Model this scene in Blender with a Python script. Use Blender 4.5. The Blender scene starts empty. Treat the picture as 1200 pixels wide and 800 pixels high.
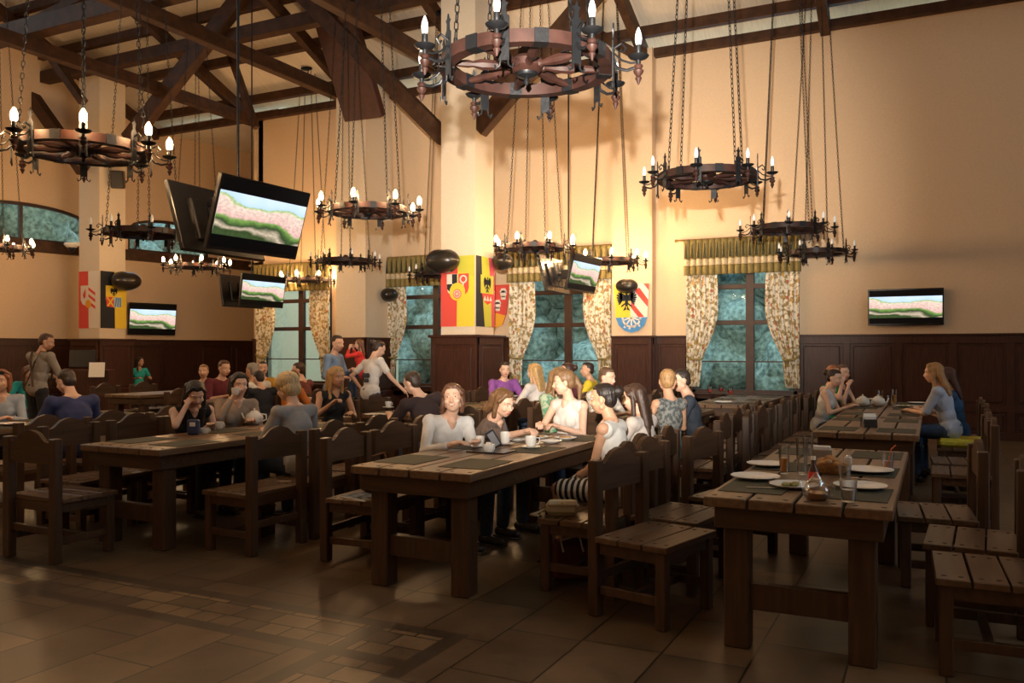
import bpy, bmesh, math, random
from mathutils import Vector, Matrix, Euler
R = math.radians
PI = math.pi
SC = bpy.context.scene
COL = SC.collection
random.seed(7)

# ---------------------------------------------------------------- camera, world, lights, exposure
cam_d = bpy.data.cameras.new('camera'); cam = bpy.data.objects.new('camera', cam_d); COL.objects.link(cam)
cam_d.sensor_width = 36.0; cam_d.lens = 36.0*995/1200; cam_d.shift_y = 10/1200
YAW = R(26.45)
cam.location = (0, 0, 1.5); cam.rotation_euler = (R(90), 0, YAW)
cam_d.clip_end = 200
SC.camera = cam
SC.view_settings.view_transform = 'Standard'; SC.view_settings.look = 'None'
SC.view_settings.gamma = 1.0; SC.view_settings.use_curve_mapping = False
SC.view_settings.exposure = 0.0
SC.cycles.use_denoising = True
SC.cycles.sample_clamp_indirect = 4.0
SC.cycles.max_bounces = 7; SC.cycles.diffuse_bounces = 4; SC.cycles.glossy_bounces = 3
SC.cycles.transmission_bounces = 5; SC.cycles.transparent_max_bounces = 8
SC.cycles.caustics_reflective = False; SC.cycles.caustics_refractive = False

BULB_ON = 540.0       # glowing candle bulbs of the lit chandeliers
BULB_OFF_WHITE = 0.9
w = bpy.data.worlds.new('world'); SC.world = w; w.use_nodes = True
nt = w.node_tree
bgn = nt.nodes['Background']
tc = nt.nodes.new('ShaderNodeTexCoord'); gr = nt.nodes.new('ShaderNodeTexGradient'); mp = nt.nodes.new('ShaderNodeMapping')
bgn.inputs[0].default_value = (0.50, 0.73, 0.86, 1); bgn.inputs[1].default_value = 5.0

def lamp(name, kind, loc, energy, color, aim=None, size=None, size_y=None, spot=None, blend=None, radius=None):
    d = bpy.data.lights.new(name, kind); d.energy = energy; d.color = color
    o = bpy.data.objects.new(name, d); COL.objects.link(o); o.location = loc
    if aim is not None: o.rotation_euler = (Vector(aim)-Vector(loc)).to_track_quat('-Z', 'Y').to_euler()
    if size: d.shape = 'RECTANGLE'; d.size = size; d.size_y = size_y or size
    if spot: d.spot_size = R(spot); d.spot_blend = blend
    if radius is not None: d.shadow_soft_size = radius
    return o
# the photographer's flash just above the camera, tipped up at the wall and chandeliers
lamp('camera_flash', 'SPOT', (-0.14, -0.07, 1.98), 9000, (1.0, 0.89, 0.75), aim=(-6.2, 16.0, 4.35), spot=43, blend=1.0, radius=0.035)
# daylight from the glazed side of the hall to the right of the camera
lamp('side_window_daylight', 'AREA', (7.6, 6.5, 2.4), 70, (0.62, 0.80, 1.0), aim=(0, 7, 0.8), size=4.0, size_y=2.2)
# lit chandeliers over the part of the hall behind the camera
for k, (lx, ly) in enumerate([(-3.5, 0.8), (-10.5, 1.5), (-3.0, -3.5)]):
    lamp('rear_chandelier_light', 'POINT', (lx, ly, 4.4), 16, (1.0, 0.60, 0.28), radius=0.4)

lamp('added_left_wall_fill_light', 'POINT', (-15.5, 4.5, 3.6), 190, (1.0, 0.62, 0.30), radius=0.4)  # added lamp beyond the frame, brightens the left wall

# ---------------------------------------------------------------- geometry helpers
def cw(px, d, z=None, py=None):
    """world point seen at picture column px at view depth d"""
    xc = (px-600)/995*d
    x = xc*math.cos(YAW)-d*math.sin(YAW); y = xc*math.sin(YAW)+d*math.cos(YAW)
    if z is None: z = 1.5+(410-(410 if py is None else py))*d/995
    return Vector((x, y, z))

class MB:
    def __init__(s): s.bm = bmesh.new()
    def _xf(s, verts, M):
        for v in verts: v.co = M @ v.co
    def box(s, c, size, rot=None, bev=0.0, taper=None):
        r = bmesh.ops.create_cube(s.bm, size=1.0)
        vs = r['verts']
        for v in vs:
            v.co = Vector((v.co.x*size[0], v.co.y*size[1], v.co.z*size[2]))
            if taper and v.co.z < 0: v.co.x *= taper; v.co.y *= taper
        if bev > 0:
            es = list({e for v in vs for e in v.link_edges})
            rb = bmesh.ops.bevel(s.bm, geom=es, offset=bev, segments=1, affect='EDGES')
            vs = list({v for f in rb['faces'] for v in f.verts} | {v for v in vs if v.is_valid})
        M = Matrix.Translation(Vector(c))
        if rot is not None:
            M = M @ (rot.to_4x4() if isinstance(rot, (Matrix,)) else Euler(rot).to_matrix().to_4x4())
        s._xf(vs, M); return s
    def beam(s, a, b, wd, ht, up=(0, 0, 1), bev=0.0):
        a = Vector(a); b = Vector(b); d = b-a; L = d.length; y = d.normalized()
        x = y.cross(Vector(up))
        if x.length < 1e-4: x = y.cross(Vector((0, 1, 0)))
        x.normalize(); z = x.cross(y)
        return s.box((a+b)/2, (wd, L, ht), Matrix((x, y, z)).transposed(), bev)
    def tube(s, pts, rad, seg=8, cap=True):
        pts = [Vector(p) for p in pts]
        if not isinstance(rad, (list, tuple)): rad = [rad]*len(pts)
        rings = []
        t0 = (pts[1]-pts[0]).normalized()
        ref = Vector((0, 0, 1)) if abs(t0.z) < .9 else Vector((1, 0, 0))
        n = t0.cross(ref).normalized()
        for i, p in enumerate(pts):
            t = (pts[min(i+1, len(pts)-1)]-pts[max(i-1, 0)])
            t = t.normalized() if t.length > 1e-9 else t0
            n = (n-t*n.dot(t))
            n = n.normalized() if n.length > 1e-6 else t.orthogonal().normalized()
            b = t.cross(n)
            rings.append([s.bm.verts.new(p+(n*math.cos(2*PI*k/seg)+b*math.sin(2*PI*k/seg))*rad[i]) for k in range(seg)])
        for r0, r1 in zip(rings, rings[1:]):
            for k in range(seg): s.bm.faces.new((r0[k], r0[(k+1) % seg], r1[(k+1) % seg], r1[k]))
        if cap:
            s.bm.faces.new(rings[0][::-1]); s.bm.faces.new(rings[-1])
        return s
    def capsule(s, p0, p1, r0, r1=None, seg=10):
        r1 = r0 if r1 is None else r1
        p0 = Vector(p0); p1 = Vector(p1); d = p1-p0
        if d.length < 1e-5: d = Vector((0, 0, 1e-4))
        t = d.normalized()
        pts = []; rr = []
        for a in (-80, -50, -20): pts.append(p0+t*r0*math.sin(R(a))); rr.append(r0*math.cos(R(a)))
        for a in (20, 50, 80): pts.append(p0+d+t*r1*math.sin(R(a))); rr.append(r1*math.cos(R(a)))
        return s.tube(pts, rr, seg)
    def ell(s, c, r, rot=None, sub=2):
        q = bmesh.ops.create_icosphere(s.bm, subdivisions=sub, radius=1.0)
        M = Matrix.Translation(Vector(c))
        if rot is not None: M = M @ rot.to_4x4()
        s._xf(q['verts'], M @ Matrix.Diagonal((r[0], r[1], r[2], 1))); return s
    def lathe(s, prof, c=(0, 0, 0), seg=16, close=True, rot=None):
        c = Vector(c); rings = []; M = rot.to_3x3() if rot is not None else Matrix.Identity(3)
        for (r, z) in prof:
            rings.append([s.bm.verts.new(c+M @ Vector((r*math.cos(2*PI*k/seg), r*math.sin(2*PI*k/seg), z))) for k in range(seg)])
        for r0, r1 in zip(rings, rings[1:]):
            for k in range(seg): s.bm.faces.new((r0[k], r0[(k+1) % seg], r1[(k+1) % seg], r1[k]))
        if close:
            s.bm.faces.new(rings[0][::-1]); s.bm.faces.new(rings[-1])
        return s
    def ring(s, ro, ri, z0, z1, c=(0, 0, 0), seg=32):
        return s.lathe_closed([(ro, z0), (ro, z1), (ri, z1), (ri, z0)], c, seg)
    def lathe_closed(s, prof, c=(0, 0, 0), seg=16):
        c = Vector(c); rings = []
        for (r, z) in prof:
            rings.append([s.bm.verts.new(c+Vector((r*math.cos(2*PI*k/seg), r*math.sin(2*PI*k/seg), z))) for k in range(seg)])
        n = len(rings)
        for i in range(n):
            r0, r1 = rings[i], rings[(i+1) % n]
            for k in range(seg): s.bm.faces.new((r0[k], r0[(k+1) % seg], r1[(k+1) % seg], r1[k]))
        return s
    def prism(s, pts, M, depth, z0=0.0):
        """2D polygon (x,y) extruded by depth along local z, placed by matrix M"""
        a = [s.bm.verts.new(M @ Vector((x, y, z0))) for x, y in pts]
        b = [s.bm.verts.new(M @ Vector((x, y, z0+depth))) for x, y in pts]
        n = len(pts)
        s.bm.faces.new(a[::-1]); s.bm.faces.new(b)
        for k in range(n): s.bm.faces.new((a[k], a[(k+1) % n], b[(k+1) % n], b[k]))
        return s
    def grid(s, fn, nu, nv):
        vs = [[s.bm.verts.new(fn(i/nu, j/nv)) for i in range(nu+1)] for j in range(nv+1)]
        for j in range(nv):
            for i in range(nu): s.bm.faces.new((vs[j][i], vs[j][i+1], vs[j+1][i+1], vs[j+1][i]))
        return s
    def mark(s, i):
        for f in s.bm.faces:
            if not f.tag: f.material_index = i; f.tag = True
        return s
    def mesh(s, name, mat, angle=35):
        bmesh.ops.recalc_face_normals(s.bm, faces=s.bm.faces)
        me = bpy.data.meshes.new(name); s.bm.to_mesh(me); s.bm.free()
        for p in me.polygons: p.use_smooth = True
        me.set_sharp_from_angle(angle=R(angle))
        for q in (mat if isinstance(mat, (list, tuple)) else [mat]): me.materials.append(q)
        return me
    def obj(s, name, mat, parent=None, angle=35, **kw):
        o = bpy.data.objects.new(name, s.mesh(name, mat, angle)); COL.objects.link(o)
        if parent is not None: o.parent = parent
        for k, v in kw.items(): o[k] = v
        return o

def thing(name, label, cat, loc=(0, 0, 0), rz=0.0, group=None):
    o = bpy.data.objects.new(name, None); COL.objects.link(o); o.empty_display_size = .1
    o.location = loc; o.rotation_euler = (0, 0, rz); o['label'] = label; o['category'] = cat
    if group: o['group'] = group
    return o
def tag(o, label, cat, group=None, kind=None):
    o['label'] = label; o['category'] = cat
    if group: o['group'] = group
    if kind: o['kind'] = kind
    return o
def struct(o, label=None):
    o['kind'] = 'structure'
    if label: o['label'] = label
    return o
def dup(root, loc, rz=None, label=None, group=None, scale=None):
    r = root.copy(); COL.objects.link(r); r.location = loc
    if rz is not None: r.rotation_euler = (0, 0, rz)
    if label: r['label'] = label
    if group: r['group'] = group
    if scale: r.scale = (scale,)*3
    for ch in list(root.children):
        c = ch.copy(); COL.objects.link(c); c.parent = r
        for g in list(ch.children):
            e = g.copy(); COL.objects.link(e); e.parent = c
    return r

# ---------------------------------------------------------------- materials
def newmat(name):
    m = bpy.data.materials.new(name); m.use_nodes = True
    return m, m.node_tree, m.node_tree.nodes['Principled BSDF']
def mat(name, col, rough=.6, metal=0.0, noise=0.0, scale=8.0, bump=0.0, stretch=None, spec=None, sheen=0.0):
    m, t, b = newmat(name)
    b.inputs['Roughness'].default_value = rough; b.inputs['Metallic'].default_value = metal
    if spec is not None: b.inputs['Specular IOR Level'].default_value = spec
    if sheen: b.inputs['Sheen Weight'].default_value = sheen
    c = (*col, 1)
    b.inputs['Base Color'].default_value = c
    if noise or bump:
        tcn = t.nodes.new('ShaderNodeTexCoord'); mpn = t.nodes.new('ShaderNodeMapping'); n = t.nodes.new('ShaderNodeTexNoise')
        n.inputs['Scale'].default_value = scale; n.inputs['Detail'].default_value = 5
        if stretch: mpn.inputs['Scale'].default_value = stretch
        t.links.new(tcn.outputs['Object'], mpn.inputs['Vector']); t.links.new(mpn.outputs['Vector'], n.inputs['Vector'])
        if noise:
            r = t.nodes.new('ShaderNodeValToRGB'); e = r.color_ramp.elements
            e[0].position = .3; e[1].position = .7
            e[0].color = tuple(x*(1-noise) for x in col)+(1,); e[1].color = tuple(min(1, x*(1+noise)) for x in col)+(1,)
            t.links.new(n.outputs['Fac'], r.inputs['Fac']); t.links.new(r.outputs['Color'], b.inputs['Base Color'])
        if bump:
            bp = t.nodes.new('ShaderNodeBump'); bp.inputs['Strength'].default_value = bump; bp.inputs['Distance'].default_value = .01
            t.links.new(n.outputs['Fac'], bp.inputs['Height']); t.links.new(bp.outputs['Normal'], b.inputs['Normal'])
    return m
def emis(name, col, s):
    m, t, b = newmat(name)
    b.inputs['Base Color'].default_value = (*col, 1); b.inputs['Emission Color'].default_value = (*col, 1); b.inputs['Emission Strength'].default_value = s
    return m

def wood(name, col, grain, rough=.42, spec=.45, noise=.30, bump=.2):
    st = [7.0, 7.0, 7.0]; st['xyz'.index(grain)] = .55
    return mat(name, col, rough, noise=noise, scale=4.5, bump=bump, stretch=tuple(st), spec=spec)
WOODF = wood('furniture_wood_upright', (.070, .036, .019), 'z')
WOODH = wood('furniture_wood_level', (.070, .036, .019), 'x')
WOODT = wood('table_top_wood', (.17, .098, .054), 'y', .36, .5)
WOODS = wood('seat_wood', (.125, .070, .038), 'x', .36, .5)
WOODP = mat('panel_wood', (.052, .018, .011), .38, noise=.35, scale=4, bump=.1, stretch=(9, 9, .9), spec=.4)
WOODB = mat('beam_wood', (.060, .027, .013), .6, noise=.35, scale=3, bump=.15, stretch=(2, 2, 2), spec=.3)
WOODR = mat('wheel_wood', (.030, .012, .009), .5, noise=.4, scale=9, bump=.15, spec=.25)
BOLT = mat('bolt_iron', (.02, .018, .016), .4, .6)
IRON = mat('wrought_iron', (.020, .021, .024), .42, .7, bump=.2, scale=40)
WALLM = mat('wall_plaster', (.74, .555, .375), .92, noise=.035, scale=30, bump=.10, spec=.15)
COLM = mat('column_plaster', (.72, .62, .49), .9, noise=.03, scale=30, bump=.08, spec=.15)
SOFFIT = mat('roof_boards', (.80, .72, .60), .85, noise=.08, scale=5, stretch=(6, .5, 1))
FRAME = mat('window_frame_wood', (.045, .020, .012), .4, noise=.2, scale=6)
WHITE = mat('white_china', (.82, .80, .76), .25)
MATD = mat('placemat_olive', (.050, .050, .032), .75, noise=.2, scale=60)
BLACKP = mat('black_plastic', (.012, .012, .014), .28)
SKIN = mat('skin_light', (.74, .46, .33), .5, noise=.06, scale=20)
SKINB = mat('skin_tan', (.62, .35, .22), .5, noise=.06, scale=20)

def glass(name, col=(1, 1, 1), rough=0.0, blend=.12):
    m, t, b = newmat(name)
    out = t.nodes['Material Output']; t.nodes.remove(b)
    tr = t.nodes.new('ShaderNodeBsdfTransparent'); tr.inputs[0].default_value = (*col, 1)
    gl = t.nodes.new('ShaderNodeBsdfGlossy'); gl.inputs['Roughness'].default_value = max(rough, .03)
    fr = t.nodes.new('ShaderNodeLayerWeight'); fr.inputs[0].default_value = blend
    mx = t.nodes.new('ShaderNodeMixShader')
    t.links.new(fr.outputs[1], mx.inputs[0]); t.links.new(tr.outputs[0], mx.inputs[1]); t.links.new(gl.outputs[0], mx.inputs[2])
    t.links.new(mx.outputs[0], out.inputs[0])
    return m
PANE = glass('window_glass', (.85, .95, .95))
GLASS = glass('drinking_glass', (.96, .97, .97), .10, .5)
JUICE = mat('orange_juice', (.85, .36, .04), .3)
TEA = mat('tea', (.40, .14, .03), .2)
REDD = mat('red_drink', (.5, .03, .04), .2)

def floor_mat():
    m, t, b = newmat('stone_tile_floor')
    N = t.nodes.new; L = t.links.new
    tcn = N('ShaderNodeTexCoord'); sep = N('ShaderNodeSeparateXYZ'); L(tcn.outputs['Object'], sep.inputs[0])
    def math_(op, a, bb=None, c=None):
        n = N('ShaderNodeMath'); n.operation = op
        for i, v in enumerate((a, bb, c)):
            if v is None: continue
            if isinstance(v, (int, float)): n.inputs[i].default_value = v
            else: L(v, n.inputs[i])
        return n.outputs[0]
    X, Y = sep.outputs[0], sep.outputs[1]
    def brick(scale, wd, ht, off, mort, rot=0, col1=(.2, .11, .055), col2=(.36, .22, .11)):
        mp_ = N('ShaderNodeMapping'); mp_.inputs['Rotation'].default_value = (0, 0, rot); mp_.inputs['Location'].default_value = (.13, .37, 0)
        L(tcn.outputs['Object'], mp_.inputs[0])
        br = N('ShaderNodeTexBrick'); L(mp_.outputs[0], br.inputs['Vector'])
        br.offset = off; br.squash = 1.6; br.squash_frequency = 3
        br.inputs['Scale'].default_value = scale; br.inputs['Brick Width'].default_value = wd; br.inputs['Row Height'].default_value = ht
        br.inputs['Mortar Size'].default_value = mort; br.inputs['Mortar Smooth'].default_value = .1; br.inputs['Bias'].default_value = 0
        br.inputs['Color1'].default_value = (*col1, 1); br.inputs['Color2'].default_value = (*col2, 1); br.inputs['Mortar'].default_value = (.022, .014, .009, 1)
        return br
    big = brick(1, .62, .42, .37, .006, PI/2, (.085, .053, .030), (.175, .112, .062))
    small = brick(1, .165, .165, 0, .006, 0, (.095, .060, .035), (.235, .152, .082))
    # dark border bands: two parallel lines that turn a corner
    def band(v, c, h): return math_('LESS_THAN', math_('ABSOLUTE', math_('SUBTRACT', v, c)), h)
    def both(a, bb): return math_('MULTIPLY', a, bb)
    lx1 = both(band(Y, 3.85, .05), math_('LESS_THAN', X, -2.19)); ly1 = both(band(X, -2.24, .05), math_('LESS_THAN', Y, 3.90))
    lx2 = both(band(Y, 3.40, .05), math_('LESS_THAN', X, -2.19)); ly2 = both(band(X, -2.70, .05), math_('LESS_THAN', Y, 3.90))
    lines = math_('MAXIMUM', math_('MAXIMUM', lx1, ly1), math_('MAXIMUM', lx2, ly2))
    strip = math_('MAXIMUM', both(band(Y, 3.625, .225), math_('LESS_THAN', X, -2.19)), both(band(X, -2.47, .23), math_('LESS_THAN', Y, 3.90)))
    mx = N('ShaderNodeMix'); mx.data_type = 'RGBA'; L(strip, mx.inputs['Factor']); L(big.outputs['Color'], mx.inputs['A']); L(small.outputs['Color'], mx.inputs['B'])
    mx2 = N('ShaderNodeMix'); mx2.data_type = 'RGBA'; L(lines, mx2.inputs['Factor']); L(mx.outputs['Result'], mx2.inputs['A']); mx2.inputs['B'].default_value = (.062, .04, .026, 1)
    nz = N('ShaderNodeTexNoise'); nz.inputs['Scale'].default_value = 3.5; nz.inputs['Detail'].default_value = 8; nz.inputs['Roughness'].default_value = .65; L(tcn.outputs['Object'], nz.inputs['Vector'])
    rp = N('ShaderNodeMapRange'); L(nz.outputs['Fac'], rp.inputs[0]); rp.inputs[1].default_value = .3; rp.inputs[2].default_value = .7; rp.inputs[3].default_value = .62; rp.inputs[4].default_value = 1.25
    mul = N('ShaderNodeVectorMath'); mul.operation = 'SCALE'; L(mx2.outputs['Result'], mul.inputs[0]); L(rp.outputs[0], mul.inputs['Scale'])
    L(mul.outputs[0], b.inputs['Base Color'])
    rr = N('ShaderNodeMapRange'); L(nz.outputs['Fac'], rr.inputs[0]); rr.inputs[3].default_value = .30; rr.inputs[4].default_value = .48
    L(rr.outputs[0], b.inputs['Roughness'])
    bp = N('ShaderNodeBump'); bp.inputs['Strength'].default_value = .25; bp.inputs['Distance'].default_value = .01
    sb = math_('SUBTRACT', math_('MULTIPLY', nz.outputs['Fac'], .5), big.outputs['Fac']); L(sb, bp.inputs['Height']); L(bp.outputs[0], b.inputs['Normal'])
    return m

def floral_mat():
    m, t, b = newmat('floral_curtain')
    N = t.nodes.new; L = t.links.new
    tcn = N('ShaderNodeTexCoord')
    v = N('ShaderNodeTexVoronoi'); v.inputs['Scale'].default_value = 11; L(tcn.outputs['Object'], v.inputs['Vector'])
    n = N('ShaderNodeTexNoise'); n.inputs['Scale'].default_value = 14; n.inputs['Detail'].default_value = 4; L(tcn.outputs['Object'], n.inputs['Vector'])
    r1 = N('ShaderNodeValToRGB'); e = r1.color_ramp.elements; e[0].position = .47; e[0].color = (.82, .76, .64, 1); e[1].position = .55; e[1].color = (.34, .26, .12, 1)
    L(n.outputs['Fac'], r1.inputs[0])
    r2 = N('ShaderNodeValToRGB'); r2.color_ramp.interpolation = 'CONSTANT'; e = r2.color_ramp.elements; e[0].position = 0; e[0].color = (1, 1, 1, 1); e[1].position = .40; e[1].color = (0, 0, 0, 1)
    L(v.outputs['Distance'], r2.inputs[0])
    r3 = N('ShaderNodeValToRGB'); r3.color_ramp.interpolation = 'CONSTANT'; e = r3.color_ramp.elements
    e[0].color = (.82, .78, .68, 1); e[1].position = .5; e[1].color = (.50, .18, .10, 1); x = e.new(.62); x.color = (.55, .34, .10, 1); x = e.new(.8); x.color = (.70, .66, .54, 1)
    sp = N('ShaderNodeSeparateColor'); L(v.outputs['Color'], sp.inputs[0]); L(sp.outputs[0], r3.inputs[0])
    mx = N('ShaderNodeMix'); mx.data_type = 'RGBA'; L(r2.outputs['Color'], mx.inputs['Factor']); L(r1.outputs['Color'], mx.inputs['A']); L(r3.outputs['Color'], mx.inputs['B'])
    L(mx.outputs['Result'], b.inputs['Base Color']); b.inputs['Roughness'].default_value = .9
    return m
FLORAL = floral_mat()

def screen_mat():
    """a television picture: hazy hill landscape with black bars above and below"""
    m, t, b = newmat('tv_picture')
    N = t.nodes.new; L = t.links.new
    tcn = N('ShaderNodeTexCoord'); sep = N('ShaderNodeSeparateXYZ'); L(tcn.outputs['Generated'], sep.inputs[0])
    n = N('ShaderNodeTexNoise'); n.inputs['Scale'].default_value = 1.9; n.inputs['Detail'].default_value = 2.5; L(tcn.outputs['Generated'], n.inputs['Vector'])
    def math_(op, a, bb):
        q = N('ShaderNodeMath'); q.operation = op
        for i, v in enumerate((a, bb)):
            if isinstance(v, (int, float)): q.inputs[i].default_value = v
            else: L(v, q.inputs[i])
        return q.outputs[0]
    h = math_('ADD', sep.outputs[2], math_('MULTIPLY', math_('SUBTRACT', n.outputs['Fac'], .5), .5))
    h = math_('ADD', h, math_('SUBTRACT', math_('MULTIPLY', sep.outputs[0], .10), .06))
    r = N('ShaderNodeValToRGB'); e = r.color_ramp.elements
    cols = [(0, (.05, .08, .03)), (.22, (.04, .07, .02)), (.27, (.62, .50, .36)), (.33, (.03, .06, .02)), (.40, (.20, .36, .08)), (.44, (.80, .50, .44)), (.60, (.86, .68, .56)), (.64, (.42, .58, .22)), (.67, (.55, .74, .98)), (.85, (.80, .90, 1.0))]
    e[0].position = 0; e[0].color = (*cols[0][1], 1); e[1].position = .85; e[1].color = (*cols[-1][1], 1)
    for p_, c_ in cols[1:-1]:
        x = e.new(p_); x.color = (*c_, 1)
    L(h, r.inputs[0])
    n2 = N('ShaderNodeTexNoise'); n2.inputs['Scale'].default_value = 26; n2.inputs['Detail'].default_value = 3; L(tcn.outputs['Generated'], n2.inputs['Vector'])
    mr = N('ShaderNodeMapRange'); L(n2.outputs['Fac'], mr.inputs[0]); mr.inputs[1].default_value = .35; mr.inputs[2].default_value = .65; mr.inputs[3].default_value = .80; mr.inputs[4].default_value = 1.15
    low = math_('LESS_THAN', h, .66)
    ff = math_('ADD', math_('MULTIPLY', math_('SUBTRACT', mr.outputs[0], 1), low), 1)
    bars = math_('MULTIPLY', math_('GREATER_THAN', sep.outputs[2], .17), math_('LESS_THAN', sep.outputs[2], .81))
    st = math_('MULTIPLY', math_('MULTIPLY', ff, bars), 1.2)
    b.inputs['Base Color'].default_value = (.01, .01, .012, 1); b.inputs['Roughness'].default_value = .65; b.inputs['Specular IOR Level'].default_value = .15
    L(r.outputs['Color'], b.inputs['Emission Color']); L(st, b.inputs['Emission Strength'])
    return m
TVPIC = screen_mat()
def greens_mat(name, c1, c2):
    return mat(name, tuple((a+b)/2 for a, b in zip(c1, c2)), .9, noise=.7, scale=3.0, bump=.5)

# ================================================================ THE HALL
BY = 16.26      # back wall
EAVE = 7.35
SL = .42        # roof slope
m_ = MB(); m_.box((-7, 9, -.05), (34, 32, .1)); struct(m_.obj('floor', floor_mat()), 'brown stone tile floor with darker border bands')

wins = [(-15.05, -12.9), (-11.2, -9.05), (-8.0, -5.85), (-4.2, -2.25)]
WZ0, WZ1 = .68, 3.45
m_ = MB()
xs = [-18.3]+[q for wv in wins for q in wv]+[8.0]
for i in range(0, len(xs), 2):
    a, b = xs[i], xs[i+1]
    if i == 0: a = -15.35
    m_.box(((a+b)/2, BY+.15, 3.7), (b-a, .3, 7.4))
for a, b in wins:
    m_.box(((a+b)/2, BY+.15, WZ0/2), (b-a, .3, WZ0)); m_.box(((a+b)/2, BY+.15, (WZ1+7.4)/2), (b-a, .3, 7.4-WZ1))
struct(m_.obj('wall_back', WALLM), 'tall cream plaster wall with four windows')
# shallow pilasters on the back wall
m_ = MB(); m_.box((-5.33, BY-.12, 3.7), (.82, .26, 7.4)); struct(m_.obj('wall_back_pilaster', WALLM), 'shallow cream pilaster between two curtained windows')
m_ = MB(); m_.box((-11.55, BY-.52, 3.7), (.80, 1.05, 7.4)); struct(m_.obj('wall_back_pilaster', COLM), 'deep cream pilaster between the farthest curtained windows')
# side aisle return, far end and arched wall
A0 = Vector((-22.3, -1.5, 0)); A1 = Vector((-18.3, 19.7, 0))+Vector((4.0, 21.2, 0)).normalized()*2.6
def slab(name, p, q, z0, z1, th=.3, m=WALLM, side=1):
    d = (q-p).normalized(); n = Vector((-d.y, d.x, 0))*side
    b = MB(); c = (p+q)/2+n*th/2; c.z = (z0+z1)/2
    b.box(c, ((q-p).length, th, z1-z0), (0, 0, math.atan2(d.y, d.x)))
    return b.obj(name, m)
dA = (A1-A0).normalized(); nA = Vector((dA.y, -dA.x, 0))   # nA points into the hall
def onA(px, z=0):     # point on the arched wall seen at picture column px
    r = cw(px, 1.0); dx, dy = r.x, r.y
    det = dx*(-dA.y)+dA.x*dy
    s = (A0.x*(-dA.y)+dA.x*A0.y)/det
    return Vector((dx*s, dy*s, z))
arch = []
for (p0, p1) in ((-60, 102), (150, 245)):
    arch.append((onA(p0), onA(p1)))
def prismwall(name, mat_, zs, segs):
    b = MB()
    for p, q, z0, z1 in segs:
        d = (q-p).normalized(); n = -nA; c = (p+q)/2+n*.15; c.z = (z0+z1)/2
        b.box(c, ((q-p).length, .3, z1-z0), (0, 0, math.atan2(d.y, d.x)))
    return b.obj(name, mat_)
AZ0, AZ1, AZS = 4.12, 5.05, 4.72
segs = [(A0, A1, 0, AZ0), (A0, arch[0][0], AZ0, 9.5), (arch[0][1], arch[1][0], AZ0, 9.5), (arch[1][1], A1, AZ0, 9.5),
        (arch[0][0], arch[0][1], AZ1, 9.5), (arch[1][0], arch[1][1], AZ1, 9.5)]
wl = prismwall('wall_left', WALLM, None, segs); struct(wl, 'cream plaster side wall with high arched windows')
# spandrels that round the arched heads, windows and the sill beam
for k, (p, q) in enumerate(arch):
    d = (q-p).normalized(); L_ = (q-p).length
    M = Matrix.Translation(p)@Matrix((d, Vector((0, 0, 1)), nA)).transposed().to_4x4()
    b = MB()
    NN = 16
    for i in range(NN):
        x0, x1 = L_*i/NN, L_*(i+1)/NN
        f = lambda x: AZS+(AZ1-AZS)*math.sqrt(max(0, 1-((x-L_/2)/(L_/2))**2))
        b.prism([(x0, f(x0)), (x1, f(x1)), (x1, AZ1+.01), (x0, AZ1+.01)], M, .28, -.29)
    o = b.obj('wall_left_arch_head', WALLM); struct(o, 'curved head of arched window opening')
    b = MB(); g = MB()
    for i in range(NN):
        x0, x1 = L_*i/NN, L_*(i+1)/NN
        b.beam(M@Vector((x0, f(x0)-.03, -.1)), M@Vector((x1, f(x1)-.03, -.1)), .10, .08)
    b.beam(M@Vector((0, AZ0+.04, -.1)), M@Vector((L_, AZ0+.04, -.1)), .1, .08)
    nm = max(2, round(L_/1.25))
    for i in range(0, nm+1):
        x = min(max(L_*i/nm, .04), L_-.04)
        b.beam(M@Vector((x, AZ0, -.1)), M@Vector((x, f(x)-.02, -.1)), .08, .09, up=tuple(nA))
    o = b.obj('window_%d' % (k+5), FRAME); struct(o, 'dark framed arched clerestory window')
    g.box(M@Vector((L_/2, (AZ0+AZ1)/2, -.12)), (L_, .01, AZ1-AZ0), (0, 0, math.atan2(d.y, d.x)))
    g.obj('window_pane', PANE, o)
b = MB(); p = onA(-140); q = onA(309); b.beam(p+nA*.1+Vector((0, 0, 4.0)), q+nA*.1+Vector((0, 0, 4.0)), .3, .26, bev=.01)
struct(b.obj('trim_1', WOODB), 'dark timber sill beam below the arched windows')
o = slab('wall_far', Vector((-18.4, 22.2, 0)), Vector((-15.2, 22.2, 0)), 0, 9.5); struct(o)
o = slab('wall_return', Vector((-15.35, BY, 0)), Vector((-15.35, 22.3, 0)), 0, 7.4, side=-1); struct(o)
b = MB(); b.box((-17.1, 19.4, 7.45), (5, 6.2, .1)); struct(b.obj('ceiling_aisle', SOFFIT))
o = slab('wall_right', Vector((8.0, -7, 0)), Vector((8.0, BY+.3, 0)), 0, 9, side=-1); struct(o)
o = slab('wall_front', Vector((-23, -6.8, 0)), Vector((8.3, -6.8, 0)), 0, 9, side=-1); struct(o)
o = slab('wall_left_rear', Vector((-22.3, -7, 0)), Vector((-22.3, -1.4, 0)), 0, 9.5); struct(o)

# roof: boarded slopes
b = MB()
ry = 4.73; rz = EAVE+.25+SL*(BY+.3-ry)
prof = [(BY+.35, EAVE+.22), (ry, rz), (-7, EAVE+.22), (-7, EAVE+.34), (ry, rz+.12), (BY+.35, EAVE+.34)]
b.prism([(y, z) for y, z in prof], Matrix(((0, 0, 1, 0), (1, 0, 0, 0), (0, 1, 0, 0), (0, 0, 0, 1))), 31.5, -23)
struct(b.obj('ceiling', SOFFIT), 'pale boarded underside of pitched roof')
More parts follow.
